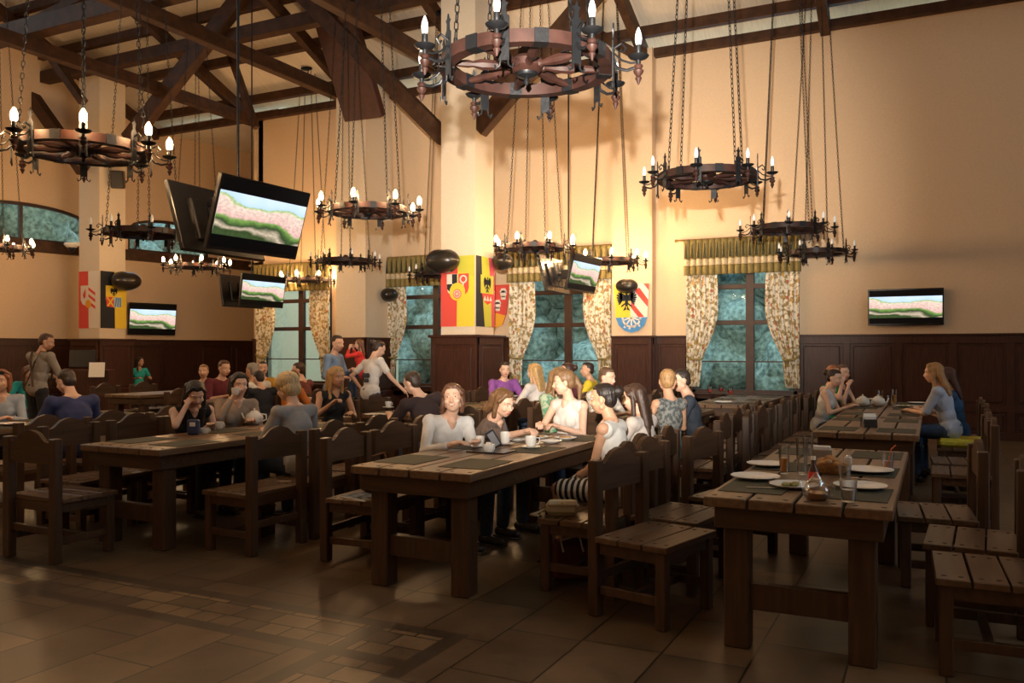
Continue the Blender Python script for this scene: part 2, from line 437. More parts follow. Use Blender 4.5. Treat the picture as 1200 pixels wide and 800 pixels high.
# gable infill above side walls (left)
def roofz(y): return EAVE+SL*(BY-y)

def beamobj(a, c, wd, ht, label=None, m=WOODB, up=(0, 0, 1)):
    b = MB(); b.beam(a, c, wd, ht, up=up, bev=min(wd, ht)*.06)
    o = b.obj('ceiling_beam', m); struct(o, label or 'dark brown timber roof beam'); return o
# purlins running along the hall
beamobj((-19.2, BY-.06, EAVE-.02), (8, BY-.06, EAVE-.02), .16, .17, 'eaves plate along the top of the back wall')
for y in (15.82, 14.6, 13.4, 12.2, 11.0, 9.8): beamobj((-22, y, roofz(y)+.10), (8, y, roofz(y)+.10), .14, .20, 'long dark purlin under the roof boards')
# rafters and ties across the hall
for x in (-18.7, -15.3, -12.0, -8.75, -5.1, -1.75, 1.65, 5):
    beamobj((x, BY-.05, roofz(BY)-.10), (x, 6.5, roofz(6.5)-.10), .17, .26, 'sloping dark rafter')
for x in (-15.3, -12.0, -8.9):
    beamobj((x, BY-.05, 7.25), (x, 3, 7.25), .2, .26, 'level tie beam crossing the hall')
beamobj((-21.5, 10.4, 7.62), (8, 10.4, 7.62), .28, .34, 'long heavy beam carrying the roof trusses')
beamobj((-21.5, 13.5, 8.15), (8, 13.5, 8.15), .24, .28, 'long beam over the columns')
# braces in the plane of the columns
def brace(pxa, pya, pxb, pyb, y, wd, ht, lab):
    def at(px, py):
        r = cw(px, 1.0); d = y/r.y; return cw(px, d, py=py)
    a = at(pxa, pya); c = at(pxb, pyb); return beamobj(a, c, ht, wd, lab, up=(0, 1, 0))
brace(522, 163, 345, -15, 13.3, .22, .30, 'slanting brace rising from the middle column')
brace(560, 152, 705, -18, 13.3, .22, .34, 'slanting brace rising on the other side of middle column')
brace(150, 165, 292, -15, 13.3, .22, .36, 'slanting brace rising from the column with the red and black banners')
brace(98, 200, -20, 30, 13.3, .22, .30, 'slanting brace beside the column with the red and black banners')
brace(98, 120, 5, -10, 12.4, .16, .16, 'thin slanting brace below the roof')
brace(110, -10, 0, 45, 12.0, .14, .18, 'crossing brace high under the roof')
brace(640, 8, 750, 66, 15.6, .14, .18, 'short strut at the eaves')
brace(262, 40, 300, 150, 14.6, .14, .14, 'thin strut between the tie beams')
# broad raking board above the deep pilaster
b = MB(); b.beam((-11.0, 15.0, 6.5), (-10.95, 13.9, 8.3), .95, .22, bev=.02); struct(b.obj('ceiling_beam', mat('red_brown_board', (.06, .018, .012), .6, noise=.2)), 'broad red-brown raking board at top of deep pilaster')

# ---- wainscot
WH = 1.78
def wainscot(name, p, q, n, pitch, top=WH, lab='dark brown panelled wainscot'):
    """p,q along the wall, n unit normal into the room"""
    p = Vector(p); q = Vector(q); d = (q-p).normalized(); L_ = (q-p).length
    M = Matrix.Translation(p)@Matrix((d, Vector((0, 0, 1)), Vector(n))).transposed().to_4x4()
    b = MB()
    def bx(x0, x1, z0, z1, t0, t1, bev=.006):
        c = M@Vector(((x0+x1)/2, (z0+z1)/2, (t0+t1)/2)); rot = M.to_3x3()
        b.box(c, (x1-x0, z1-z0, t1-t0), rot, bev)
    bx(0, L_, .0, top, 0, .02, 0)
    np_ = max(1, round(L_/pitch)); pw = L_/np_
    for z0, z1 in ((0, .13), (.46, .58), (top-.17, top-.03)): bx(0, L_, z0, z1, .0, .045)
    bx(-.01, L_+.01, top-.035, top, 0, .075)
    for i in range(np_+1):
        x = i*pw; bx(max(0, x-.06), min(L_, x+.06), 0, top-.03, 0, .044)
    for i in range(np_):
        for z0, z1 in ((.17, .42), (.62, top-.21)):
            bx(i*pw+.11, (i+1)*pw-.11, z0, z1, .0, .036, .014)
    o = b.obj(name, WOODP); struct(o, lab); return o
k = 1
segx = [(-15.35, -15.05), (-12.9, -11.95), (-11.15, -11.2+.0), (-9.05, -8.0), (-5.85, -5.74), (-4.92, -4.2), (-2.25, 7.9)]
tn = 2
for a, c in segx:
    if c-a < .2: continue
    wainscot('trim_%d' % tn, (a, BY, 0), (c, BY, 0), (0, -1, 0), .86 if a > -3 else .7); tn += 1
wainscot('trim_%d' % tn, (-5.74, BY-.25, 0), (-4.92, BY-.25, 0), (0, -1, 0), .82); tn += 1
wainscot('trim_%d' % tn, (-4.92, BY-.25, 0), (-4.92, BY, 0), (1, 0, 0), .3); tn += 1
wainscot('trim_%d' % tn, (-11.95, BY-1.05, 0), (-11.15, BY-1.05, 0), (0, -1, 0), .8); tn += 1
wainscot('trim_%d' % tn, (-11.15, BY-1.05, 0), (-11.15, BY, 0), (1, 0, 0), 1.0); tn += 1
for a, c in wins:
    wainscot('trim_%d' % tn, (a, BY, 0), (c, BY, 0), (0, -1, 0), 1.0, top=WZ0-.04, lab='dark panelling under window'); tn += 1
wainscot('trim_%d' % tn, onA(-150), onA(309), tuple(nA), 1.15, top=1.78, lab='dark wainscot along the arched window wall'); tn += 1

# ---- columns with panelled bases
def column(x, y, wd=.70, lab='', h=9.2):
    b = MB(); b.box((x, y, h/2), (wd, wd, h)); o = b.obj('column', COLM); struct(o, lab)
    e = .11
    for p, q, n in (((x-wd/2-e, y-wd/2-e, 0), (x+wd/2+e, y-wd/2-e, 0), (0, -1, 0)), ((x+wd/2+e, y-wd/2-e, 0), (x+wd/2+e, y+wd/2+e, 0), (1, 0, 0)),
                    ((x-wd/2-e, y+wd/2+e, 0), (x-wd/2-e, y-wd/2-e, 0), (-1, 0, 0))):
        global tn
        wainscot('trim_%d' % tn, p, q, n, 1.0, top=1.76, lab='dark panelled base of column'); tn += 1
    b = MB(); b.box((x, y, 1.745), (wd+.36, wd+.36, .05), bev=.01); b.box((x, y, .86), (wd+.2, wd+.2, 1.72)); struct(b.obj('trim_%d' % tn, WOODP), 'dark cap board of column base'); tn += 1
column(-7.62, 13.5, .70, 'cream square column with red and yellow banner', 8.4)
column(-18.05, 14.0, .72, 'cream square column with red and white banner', 8.3)

# ---- main windows, curtains, valances
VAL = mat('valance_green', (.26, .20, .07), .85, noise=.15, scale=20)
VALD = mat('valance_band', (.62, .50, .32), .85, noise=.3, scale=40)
VALK = mat('pleat_shade_and_lining', (.035, .035, .018), .9)
ROD = mat('rod_brass', (.35, .22, .08), .35, .8)
def curtain(xo, xi, side, lab):
    """xo outer edge, xi inner edge at top; side +1 if the window is on +x side"""
    z1, z0 = 3.05, .80
    wtop = abs(xi-xo)
    def f(u, v):
        z = z1-(z1-z0)*v
        # inner edge profile: hangs, bulges, gathers at tie, falls as a tail
        if v < .78:
            t = v/.78; wv = wtop*(1.0-.02*t+.05*math.sin(PI*t))-(wtop*.52)*max(0, (t-.45)/.55)**1.5
        else:
            t = (v-.78)/.22; wv = wtop*(.51-.10*t)
        wave = .035*math.sin(u*34+1.3*math.sin(v*3))*(1-.35*v)+.015*math.sin(u*77)
        return Vector((xo+side*u*wv, BY-.14-wave-.03*math.sin(PI*min(1, v/.7)), z))
    b = MB(); b.grid(f, 64, 26)
    o = b.obj('curtain', FLORAL, angle=80); md = o.modifiers.new('s', 'SOLIDIFY'); md.thickness = .006
    tag(o, lab, 'curtain', 'floral curtains at the back windows')
    b = MB(); zt = z1-(z1-z0)*.78
    b.tube([(xo+side*.00, BY-.19, zt+.10), (xo+side*wtop*.16, BY-.23, zt+.03), (xo+side*wtop*.46, BY-.20, zt+.02), (xo+side*wtop*.52, BY-.10, zt+.06)], .022, 8)
    b.obj('tieback', VAL, o)
def valance(x0, x1, lab):
    t = thing('valance', lab, 'valance', ((x0+x1)/2, BY-.2, 3.6), 0, 'green pleated valances')
    hw = (x1-x0)/2
    def fz(za, zb, off):
        def f(u, v):
            sh = abs(math.sin(u*PI*18))**.6
            return Vector((-hw+2*hw*u, -.02-off-.085*sh*(.4+.6*min(1, (3.6-(za+(zb-za)*v))/.3)), (za+(zb-za)*v)-3.6))
        return f
    for za, zb, m, nm, off in ((3.6, 3.22, VAL, 'pleated_cloth', 0), (3.22, 3.10, VALD, 'pale_band', .003), (3.10, 2.92, VAL, 'hem', 0)):
        b = MB(); b.grid(fz(za, zb, off), 216, 4)
        o = b.obj(nm, m, t, angle=80); md = o.modifiers.new('s', 'SOLIDIFY'); md.thickness = .008
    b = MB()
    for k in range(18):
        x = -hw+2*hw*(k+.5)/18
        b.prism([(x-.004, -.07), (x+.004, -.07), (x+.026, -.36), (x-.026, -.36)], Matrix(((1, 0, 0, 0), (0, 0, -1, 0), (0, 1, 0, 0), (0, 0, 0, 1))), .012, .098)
    b.obj('pleat_dark_strips', VALK, t)  # flat dark strips standing for pleat shade and dark inner cloth
    b = MB(); b.tube([(-hw-.14, 0, 0.0), (hw+.14, 0, 0.0)], .018, 10); b.ell((-hw-.15, 0, 0), (.04, .03, .03)); b.ell((hw+.15, 0, 0), (.04, .03, .03)); b.obj('rod', ROD, t)
winlab = ['farthest window beside the deep pilaster', 'window behind the middle column', 'window beside the shield with blue foot', 'window nearest the wall television']
for i, (a, c) in enumerate(wins):
    b = MB(); yy = BY+.06; f = .07
    for x in (a+f/2, c-f/2): b.box((x, yy, (WZ0+WZ1)/2), (f, .10, WZ1-WZ0), bev=.006)
    for z in (WZ0+f/2, WZ1-f/2): b.box(((a+c)/2, yy, z), (c-a, .10, f), bev=.006)
    mc = (a+c)/2+.12
    b.box((mc, yy, (WZ0+WZ1)/2), (.15, .11, WZ1-WZ0), bev=.006)
    for z in (2.70, 2.02): b.box(((a+c)/2, yy, z), (c-a, .105, .09), bev=.006)
    b.box(((a+c)/2, yy, 1.28), (c-a, .05, .025))
    o = b.obj('window_%d' % (i+1), FRAME); struct(o, 'dark wooden '+winlab[i])
    g = MB(); g.box(((a+c)/2, yy+.01, (WZ0+WZ1)/2), (c-a-.1, .008, WZ1-WZ0-.1)); g.obj('window_pane', PANE, o)
    s = MB(); s.box(((a+c)/2, BY-.03, WZ0-.01), (c-a+.1, .22, .045), bev=.01); s.obj('window_sill', FRAME, o)
    valance(a-.1, c+.1, 'olive green pleated valance over the '+winlab[i])
    wd = .58
    curtain(a-.06, a-.06+wd, 1, 'floral tied curtain on the column side of the '+winlab[i] if False else 'tied floral curtain, left one at the '+winlab[i])
    curtain(c+.06, c+.06-wd, -1, 'tied floral curtain, right one at the '+winlab[i])
# greenery outside
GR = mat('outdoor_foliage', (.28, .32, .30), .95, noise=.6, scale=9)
rnd = random.Random(3)
b = MB()
for i in range(7):
    x = -13.6+i*3.4
    for k in range(48):
        b.ell((x+rnd.uniform(-1.8, 1.8), BY+5.7+rnd.uniform(-.8, 1.2), .3+4.2*(k/47)), [rnd.uniform(.6, 1.0)]*3, sub=3)
o = b.obj('hedge_foliage', GR, None, 180); md = o.modifiers.new('d', 'DISPLACE'); tx = bpy.data.textures.new('n', 'CLOUDS'); tx.noise_scale = .18; md.texture = tx; md.strength = .4
tag(o, 'blue-green mass of shrubs outside, seen through the four curtained windows', 'hedge', kind='stuff')
b = MB(); b.box((-8, BY+5, -.1), (60, 10, .1)); struct(b.obj('ground_outside', mat('outdoor_ground', (.06, .09, .04), .9)), 'ground outside the windows')
b = MB()
for i in range(11):
    p = onA(-80+38*i)-nA*4.5
    for k in range(20):
        b.ell((p.x+rnd.uniform(-1.6, 1.6), p.y+rnd.uniform(-1.6, 1.6), rnd.uniform(3.6, 5.6)), [rnd.uniform(.5, .9)]*3, sub=3)
    b.tube([(p.x, p.y, 0), (p.x, p.y, 4)], .14)
o = b.obj('tree_foliage', GR, None, 180); md = o.modifiers.new('d', 'DISPLACE'); md.texture = tx; md.strength = .4
tag(o, 'green tree crowns outside, seen through the high arched windows', 'foliage', kind='stuff')

# ================================================================ CHANDELIERS
BULBL = emis('glowing_bulb', (1.0, .60, .28), BULB_ON)
BULBU = mat('unlit_bulb_glass', (.88, .90, .92), .25)
CHAIN_TOP = 4.9     # chain height above the wheel
def make_chandelier(lit, name='wagon_wheel_chandelier'):
    t = thing(name, 'x', 'chandelier')
    b = MB(); b.lathe_closed([(.50, -.035), (.50, .035), (.425, .035), (.425, -.035)], seg=32); b.mark(0)
    for k in range(8):
        a = 2*PI*(k+.5)/8; b.box((.4625*math.cos(a), .4625*math.sin(a), 0), (.086, .075, .076), (0, 0, a))
    b.mark(1); b.obj('wheel_rim', [WOODR, IRON], t, 25)
    b = MB()
    for k in range(8):
        a = 2*PI*(k+.5)/8
        rot = Matrix.Rotation(a, 3, 'Z')@Matrix.Rotation(PI/2, 3, 'Y')
        b.lathe([(.014, .06), (.026, .10), (.016, .12), (.030, .20), (.033, .26), (.018, .31), (.024, .34), (.016, .43)], seg=8, rot=rot)
    b.obj('spokes', WOODR, t)
    b = MB(); b.lathe([(.02, -.05), (.075, -.035), (.10, -.01), (.10, .03), (.06, .06), (.045, .10), (.02, .12)], seg=16); b.obj('hub', WOODR, t)
    b = MB(); b.lathe([(.005, -.11), (.018, -.09), (.012, -.07), (.055, -.055), (.07, -.03), (.07, -.02)], seg=16); b.obj('hub_cap', IRON, t)
    for k in range(8):
        a = 2*PI*k/8; M = Matrix.Rotation(a, 4, 'Z')
        b = MB()
        # iron strap with fleur-de-lis head and forked foot
        SM = M@Matrix(((0, 0, 1, .50), (1, 0, 0, 0), (0, 1, 0, 0), (0, 0, 0, 1)))
        b.prism([(-.028, -.13), (.028, -.13), (.028, .10), (.014, .115), (.012, .15), (.024, .17), (.010, .175), (0, .205), (-.010, .175), (-.024, .17), (-.012, .15), (-.014, .115), (-.028, .10)], SM, .008)
        for s in (-1, 1): b.tube([SM@Vector((s*.02, -.12, .004)), SM@Vector((s*.024, -.155, .004)), SM@Vector((s*.044, -.17, .004)), SM@Vector((s*.05, -.15, .004))], .006, 6)
        # scrolled candle arm
        P = lambda r, z: M@Vector((r, 0, z))
        b.tube([P(.505, .06), P(.55, .085), P(.575, .055), P(.56, .03), P(.545, .05)], .007, 6)
        b.tube([P(.505, -.02), P(.53, -.055), P(.58, -.07), P(.64, -.055)], .009, 6)
        b.tube([P(.51, .03), P(.55, -.01), P(.60, -.03), P(.64, -.03)], .006, 6)
        br = b.obj('candle_bracket', IRON, t)
        c = P(.645, 0)
        b = MB(); b.lathe([(.012, -.045), (.014, -.02), (.050, -.006), (.060, .006), (.052, .004), (.014, .0), (.0165, .005), (.0165, .065), (.012, .068)], (c.x, c.y, 0), 14); b.obj('drip_pan', IRON, br)
        b = MB(); b.lathe([(.004, -.155), (.012, -.135), (.020, -.12), (.012, -.108), (.026, -.09), (.030, -.078), (.018, -.066), (.026, -.055), (.022, -.045)], (c.x, c.y, 0), 12); b.obj('turned_finial', WOODR, br)
        b = MB(); g_ = 1.35 if lit else 1.0; b.lathe([(.012*g_, .066), (.017*g_, .078), (.020*g_, .100), (.018*g_, .126), (.011*g_, .148), (.004, .166)], (c.x, c.y, 0), 10)  # lit bulbs drawn wider to stand for their bloom
        o = b.obj('candle_bulb', BULBL if lit else BULBU, br, 80)
    # four chains up to the roof
    for k in range(4):
        a = 2*PI*(k+.5)/4; b = MB()
        p0 = Vector((.46*math.cos(a), .46*math.sin(a), .05)); p1 = Vector((.16*math.cos(a), .16*math.sin(a), CHAIN_TOP)); dd = (p1-p0); L_ = dd.length; dn = dd.normalized()
        b.tube([p0-dn*.02, p0+dn*.03], .012, 6)
        n = int(L_/.048); x0 = dn.orthogonal().normalized(); y0 = dn.cross(x0)
        for j in range(n):
            c = p0+dn*(.05+j*.048); e = x0 if j % 2 else y0
            b.tube([c+(dn*math.cos(q)*.032+e*math.sin(q)*.013) for q in [2*PI*s/6 for s in range(7)]], .0042, 3, cap=False)
        b.obj('chain', IRON, t, 80)
    return t
ch_lit = make_chandelier(True); ch_off = make_chandelier(False)
used = {True: False, False: False}
CH = [  # px, outer width px, py, lit, label, height offset, turn
 (617, 265, 78, False, 'largest unlit wagon wheel chandelier, hanging in front of the middle column', 12),
 (828, 150, 208, False, 'unlit wagon wheel chandelier high before the wall, between curtained windows', 5),
 (98, 190, 175, True, 'largest lit wagon wheel chandelier, beside the column with red and white banner', 8),
 (432, 123, 247, True, 'lit wagon wheel chandelier before the deep pilaster, next to the big television', 20),
 (168, 113, 273, False, 'unlit wagon wheel chandelier beside the first column, above the black rounded speaker', 14),
 (405, 82, 306, False, 'small unlit wagon wheel chandelier below the lit one at the deep pilaster', 3),
 (-6, 84, 290, True, 'lit wagon wheel chandelier cut by the picture edge, under the arched window', 30),
 (231, 75, 312, True, 'lit wagon wheel chandelier just below the big televisions', 9),
 (361, 66, 328, True, 'smallest lit wagon wheel chandelier, before the farthest window valance', 17),
 (520, 82, 322, False, 'unlit wagon wheel chandelier half hidden by the middle column and its banner', 25),
 (627, 97, 290, True, 'lit wagon wheel chandelier above the valance right of the middle column', 0),
 (715, 84, 306, True, 'lit wagon wheel chandelier half hidden by the tilted small televisions', 22),
 (922, 107, 268, False, 'unlit wagon wheel chandelier in front of the rightmost window valance', 11),
 (957, 90, 296, False, 'small unlit wagon wheel chandelier nearest the far wall, right of the rightmost valance', 28),
]
for px, ow, py, lit, lab, rot in CH:
    d = 1.31*995/ow; p = cw(px, d, py=py); src = ch_lit if lit else ch_off
    if used[lit]: o = dup(src, p, R(rot), lab)
    else: src.location = p; src.rotation_euler = (0, 0, R(rot)); src['label'] = lab; used[lit] = True; o = src
    o['group'] = 'wagon wheel chandeliers'
    b = MB(); b.tube([(0, 0, CHAIN_TOP-.05), (0, 0, roofz(p.y)+.2-p.z)], .012, 6); b.ell((0, 0, CHAIN_TOP), (.17, .17, .03)); b.obj('ceiling_rod', IRON, o)

# ================================================================ TELEVISIONS
TVM = mat('tv_casing', (.012, .012, .014), .25)
def television(c, W, H, ax, tilt, lab, pole=None, name='television'):
    """c centre; ax direction (world angle, deg) the screen faces; tilt downwards deg"""
    t = thing(name, lab, 'television', c, 0, 'televisions')
    t.rotation_euler = Euler((R(-tilt), 0, R(ax+90)), 'XYZ')
    t.rotation_euler = (Matrix.Rotation(R(ax+90), 3, 'Z')@Matrix.Rotation(R(tilt), 3, 'X')).to_euler()
    b = MB(); b.box((0, .03, 0), (W, .05, H), bev=.006); b.box((0, .065, -.02), (W*.62, .04, H*.62), bev=.012)
    b.obj('casing', TVM, t)
    b = MB(); b.box((0, .002, .005), (W-.045, .006, H-.055)); b.obj('screen', TVPIC, t)
    b = MB(); b.box((0, .10, 0), (.30, .03, .22), bev=.004)
    for s in (-1, 1): b.box((s*.1, .115, 0), (.03, .025, .42), bev=.003)
    b.obj('mount', IRON, t)
    return t
def rod_hanger(lab, p, z1, z0):
    b = MB(); b.tube([(p.x, p.y, z1), (p.x, p.y, z0)], .022, 10); b.lathe([(.07, -.02), (.07, 0)], (p.x, p.y, z1), 12)
    b.box((p.x, p.y, z0), (.12, .12, .25), bev=.01)
    return tag(b.obj('hanging_pole', IRON), lab, 'pole', 'ceiling poles for the televisions')
def tvpair(px, py, d, W, H, tilt, l1, l2, l3, gap=.62):
    c = cw(px, d, py=py); television(c, W, H, -2, tilt, l1)
    c2 = c+Vector((-gap, .02, .0)); television(c2, W, H, 184, tilt, l2)
    m = (c+c2)/2; b = MB(); b.tube([(m.x, m.y, roofz(m.y)+.2), (m.x, m.y, m.z-.05)], .013, 10)
    b.box((m.x, m.y, m.z), (.14, .3, .16), bev=.01)
    for q in (-1, 1): b.beam((m.x, m.y, m.z), (m.x+q*gap*.33, m.y, m.z), .08, .05)
    tag(b.obj('hanging_pole', IRON), l3, 'pole', 'ceiling poles for the televisions')
tvpair(307, 257, 8.0, 1.14, .68, 17, 'big hanging television showing a hazy hillside', 'dark back of the hanging television paired with the big one', 'dark pole holding the big television pair')
tvpair(309, 341, 16.3, 1.14, .62, 8, 'small hanging television below the big one, showing the hillside', 'dark television back paired with the lower hanging one', 'thin dark pole holding the lower television pair')
tvpair(686, 321, 14.2, 1.16, .62, 14, 'tilted small television hanging in front of the window beside the shield', 'dark back of the television hanging in front of the window beside the shield', 'thin dark pole holding the television pair before the window')
pT = onA(176); dwall = (pT.x*-math.sin(YAW)+pT.y*math.cos(YAW))
television(pT+nA*.15+Vector((0, 0, 1.5+36*dwall/995)), 1.35, .85, math.degrees(math.atan2(nA.y, nA.x)), 6, 'wall television beside the yellow and black banner of the column')
xr = -.33
television((cw(1061, 14.75).x, BY-.14, 1.5+50*14.75/995), 1.19, .63, -90, 3, 'wall television on the bare wall above the wainscot')

# ================================================================ BANNERS, SHIELDS, SPEAKERS
def cm(name, c, r=.8): return mat(name, c, r)
RED = cm('banner_red', (.72, .08, .06)); YEL = cm('banner_yellow', (.85, .62, .05)); YGR = cm('banner_lime', (.55, .55, .06)); BLK = cm('banner_black', (.02, .022, .028))
WHT = cm('banner_white', (.80, .74, .66)); PNK = cm('banner_pink', (.62, .09, .14)); BLU = cm('banner_blue', (.08, .28, .60)); LBL = cm('banner_pale_blue', (.45, .58, .80)); ORG = cm('banner_orange', (.85, .40, .03)); GRN = cm('emblem_green', (.08, .2, .05))
def frameM(o, u, n):
    u = Vector(u).normalized(); n = Vector(n).normalized(); v = Vector((0, 0, 1))
    M = Matrix((u, v, n)).transposed().to_4x4(); M.translation = Vector(o); return M
class Panel:
    """a wall banner or shield: origin at lower left, u to its right, n out"""
    def __init__(s, name, o, u, n, lab, cat):
        s.t = thing(name, lab, cat, o); s.M = frameM((0, 0, 0), u, n); s.lay = 0
    def poly(s, pts, m, name, z=None, th=.004):
        s.lay += 1; b = MB(); b.prism(pts, s.M, th, .004+.0025*s.lay if z is None else z)
        return b.obj(name, m, s.t)
    def multi(s, polys, m, name, z):
        b = MB()
        for q in polys: b.prism(q, s.M, .004, z)
        return b.obj(name, m, s.t)
def disc(cx, cy, r, n=20, a0=0, a1=2*PI): return [(cx+r*math.cos(a0+(a1-a0)*k/n), cy+r*math.sin(a0+(a1-a0)*k/n)) for k in range(n if a1-a0 > 6.2 else n+1)]
def shield(x0, x1, y0, y1):
    w2 = (x1-x0)/2; cx = (x0+x1)/2; h = y1-y0
    return [(x0, y1), (x0, y0+h*.35), (x0+w2*.25, y0+h*.15), (cx, y0), (x1-w2*.25, y0+h*.15), (x1, y0+h*.35), (x1, y1)]
def eagle(cx, cy, s):
    """spread black heraldic eagle as a bundle of feathers"""
    q = [[(cx-.08*s, cy-.35*s), (cx+.08*s, cy-.35*s), (cx+.10*s, cy+.25*s), (cx, cy+.52*s), (cx-.10*s, cy+.25*s)]]
    q.append([(cx-.02*s, cy+.38*s), (cx+.20*s, cy+.42*s), (cx+.02*s, cy+.56*s)])
    for sd in (-1, 1):
        q.append([(cx+sd*.06*s, cy+.26*s), (cx+sd*.22*s, cy+.40*s), (cx+sd*.40*s, cy+.42*s), (cx+sd*.40*s, cy+.10*s), (cx+sd*.2*s, cy-.06*s), (cx+sd*.06*s, cy-.02*s)][::sd])
        for k in range(7):
            a = R(74-21*k); d = (sd*math.cos(a), math.sin(a)); n = (-d[1], d[0]); bx, by = cx+sd*.27*s, cy+.18*s-.03*k*s; L_ = (.30+.04*math.sin(k))*s
            q.append([(bx-n[0]*.045*s, by-n[1]*.045*s), (bx+d[0]*L_-n[0]*.05*s, by+d[1]*L_-n[1]*.05*s), (bx+d[0]*L_*1.2, by+d[1]*L_*1.2), (bx+d[0]*L_+n[0]*.05*s, by+d[1]*L_+n[1]*.05*s), (bx+n[0]*.045*s, by+n[1]*.045*s)])
        q.append([(cx+sd*.03*s, cy-.28*s), (cx+sd*.22*s, cy-.62*s), (cx+sd*.02*s, cy-.55*s)]); q.append([(cx+sd*.05*s, cy-.12*s), (cx+sd*.30*s, cy-.30*s), (cx+sd*.36*s, cy-.42*s), (cx+sd*.22*s, cy-.36*s), (cx+sd*.05*s, cy-.22*s)])
    return q
def wheelp(cx, cy, r, w_, n, a0=0, a1=2*PI):
    q = []; N_ = 20
    for k in range(N_):
        s0 = a0+(a1-a0)*k/N_; s1 = a0+(a1-a0)*(k+1)/N_
        q.append([(cx+r*math.cos(s0), cy+r*math.sin(s0)), (cx+r*math.cos(s1), cy+r*math.sin(s1)), (cx+(r-w_)*math.cos(s1), cy+(r-w_)*math.sin(s1)), (cx+(r-w_)*math.cos(s0), cy+(r-w_)*math.sin(s0))])
    for k in range(n):
        a = a0+(a1-a0)*(k+.5)/n; d = (math.cos(a), math.sin(a)); nn = (-d[1]*w_*.4, d[0]*w_*.4)
        q.append([(cx-nn[0], cy-nn[1]), (cx+d[0]*r-nn[0], cy+d[1]*r-nn[1]), (cx+d[0]*r+nn[0], cy+d[1]*r+nn[1]), (cx+nn[0], cy+nn[1])])
    return q
# middle column: red and yellow banner on its front
X0, YF = -7.62-.35, 13.5-.35
z0, z1 = 1.92, 3.18; H = z1-z0
f1 = Panel('banner', (X0, YF, z0), (1, 0, 0), (0, -1, 0), 'red and yellow banner with a coat of arms on the middle column', 'banner')
f1.poly([(0, 0), (.33, 0), (.34, H*.5), (.36, H), (0, H)], RED, 'red_cloth'); f1.poly([(.33, 0), (.69, 0), (.69, H), (.36, H), (.34, H*.5)], YEL, 'yellow_cloth')
f1.multi([[(.37, H*.78), (.69, H*.70), (.69, H), (.36, H)]], YGR, 'lime_fold', .012)
f1.poly(shield(.13, .35, .55, .94), WHT, 'quartered_shield', .014); f1.multi([[(.24, .76), (.345, .76), (.345, .935), (.24, .935)], [(.135, .68), (.15, .66), (.24, .58), (.24, .76), (.135, .76)]], BLK, 'shield_quarters', .019)
f1.poly(shield(.37, .58, .55, .94), RED, 'crozier_shield', .014); f1.multi(wheelp(.47, .84, .075, .026, 0)+[[(.455, .60), (.48, .60), (.48, .77), (.455, .77)]], WHT, 'crozier', .019)
f1.poly(disc(.35, .62, .16, 24)+[], YEL, 'wheel_field', .022); f1.multi([disc(.35, .58, .085, 18)], RED, 'wheel_disc', .028); f1.multi(wheelp(.35, .58, .07, .014, 6), WHT, 'wheel', .033)
# banner on its side
f2 = Panel('banner', (-7.62+.35, 13.5-.33, z0), (0, 1, 0), (1, 0, 0), 'black, lime and pink banner with eagle on the side of the middle column', 'banner')
f2.poly([(0, 0), (.32, 0), (.24, H*.45), (.22, H*.75), (.20, H), (0, H)], BLK, 'black_cloth'); f2.poly([(.32, 0), (.60, 0), (.60, H*.5), (.50, H), (.20, H), (.22, H*.75), (.24, H*.45)], YGR, 'lime_cloth')
f2.poly([(.58, 0), (.69, 0), (.69, H), (.46, H), (.56, H*.5)], PNK, 'pink_cloth')
f2.poly([(.16, .60), (.64, .60), (.64, .93), (.16, .93)], YGR, 'eagle_field', .014); f2.multi(eagle(.40, .77, .24), BLK, 'eagle', .020)
f2.poly([(.20, .60), (.64, .60), (.60, .47), (.42, .40), (.26, .47)], RED, 'shield_foot', .015); f2.multi([[(.26+.11*k, .47), (.35+.11*k, .47), (.305+.11*k, .56)] for k in range(3)], WHT, 'white_teeth', .020)
# small wall shield beyond
f3 = Panel('wall_shield', (-8.72, BY, 1.98), (1, 0, 0), (0, -1, 0), 'red wall shield with three pale heads, just behind the middle column', 'shield')
f3.poly([(.0, .92), (.0, .35), (.08, .12), (.25, 0), (.42, .06), (.52, .3), (.60, .92)], RED, 'red_field', .02, .03)
f3.multi([[(.02, .3), (.08, .11), (.25, -.01), (.42, .05), (.5, .26), (.25, .32)]], ORG, 'orange_foot', .052)
for (hx, hy) in ((.17, .72), (.45, .72), (.31, .48)):
    f3.multi([disc(hx, hy, .075, 12), [(hx-.05, hy-.12), (hx+.05, hy-.12), (hx+.06, hy-.04), (hx-.06, hy-.04)], [(hx-.09, hy+.03), (hx-.05, hy+.12), (hx+.05, hy+.12), (hx+.09, hy+.03)]], WHT, 'pale_head', .052)
# column with red and white banner
XA, YA = -18.05-.36, 14.0-.36
za, zb = 2.02, 3.38; H = zb-za
g1 = Panel('banner', (XA, YA, za), (1, 0, 0), (0, -1, 0), 'red and white banner with a striped shield on the far column', 'banner')
g1.poly([(0, 0), (.36, 0), (.34, H), (0, H)], RED, 'red_cloth'); g1.poly([(.36, 0), (.71, 0), (.71, H), (.34, H)], WHT, 'white_cloth')
g1.poly(shield(.08, .62, .50, 1.02), WHT, 'arms_shield', .014); g1.multi([[(.36, .98-.16*k), (.60, .84-.16*k), (.60, .77-.16*k), (.36, .91-.16*k)] for k in range(3)]+[[(.16, .80), (.26, .95), (.26, .75), (.2, .7)]], RED, 'red_stripes', .019)
g1.multi([disc(.36, .58, .10, 14)], ORG, 'rose', .022)
g2 = Panel('banner', (-18.05+.36, 14.0-.34, za), (0, 1, 0), (1, 0, 0), 'black and yellow banner with quartered shield on the far column', 'banner')
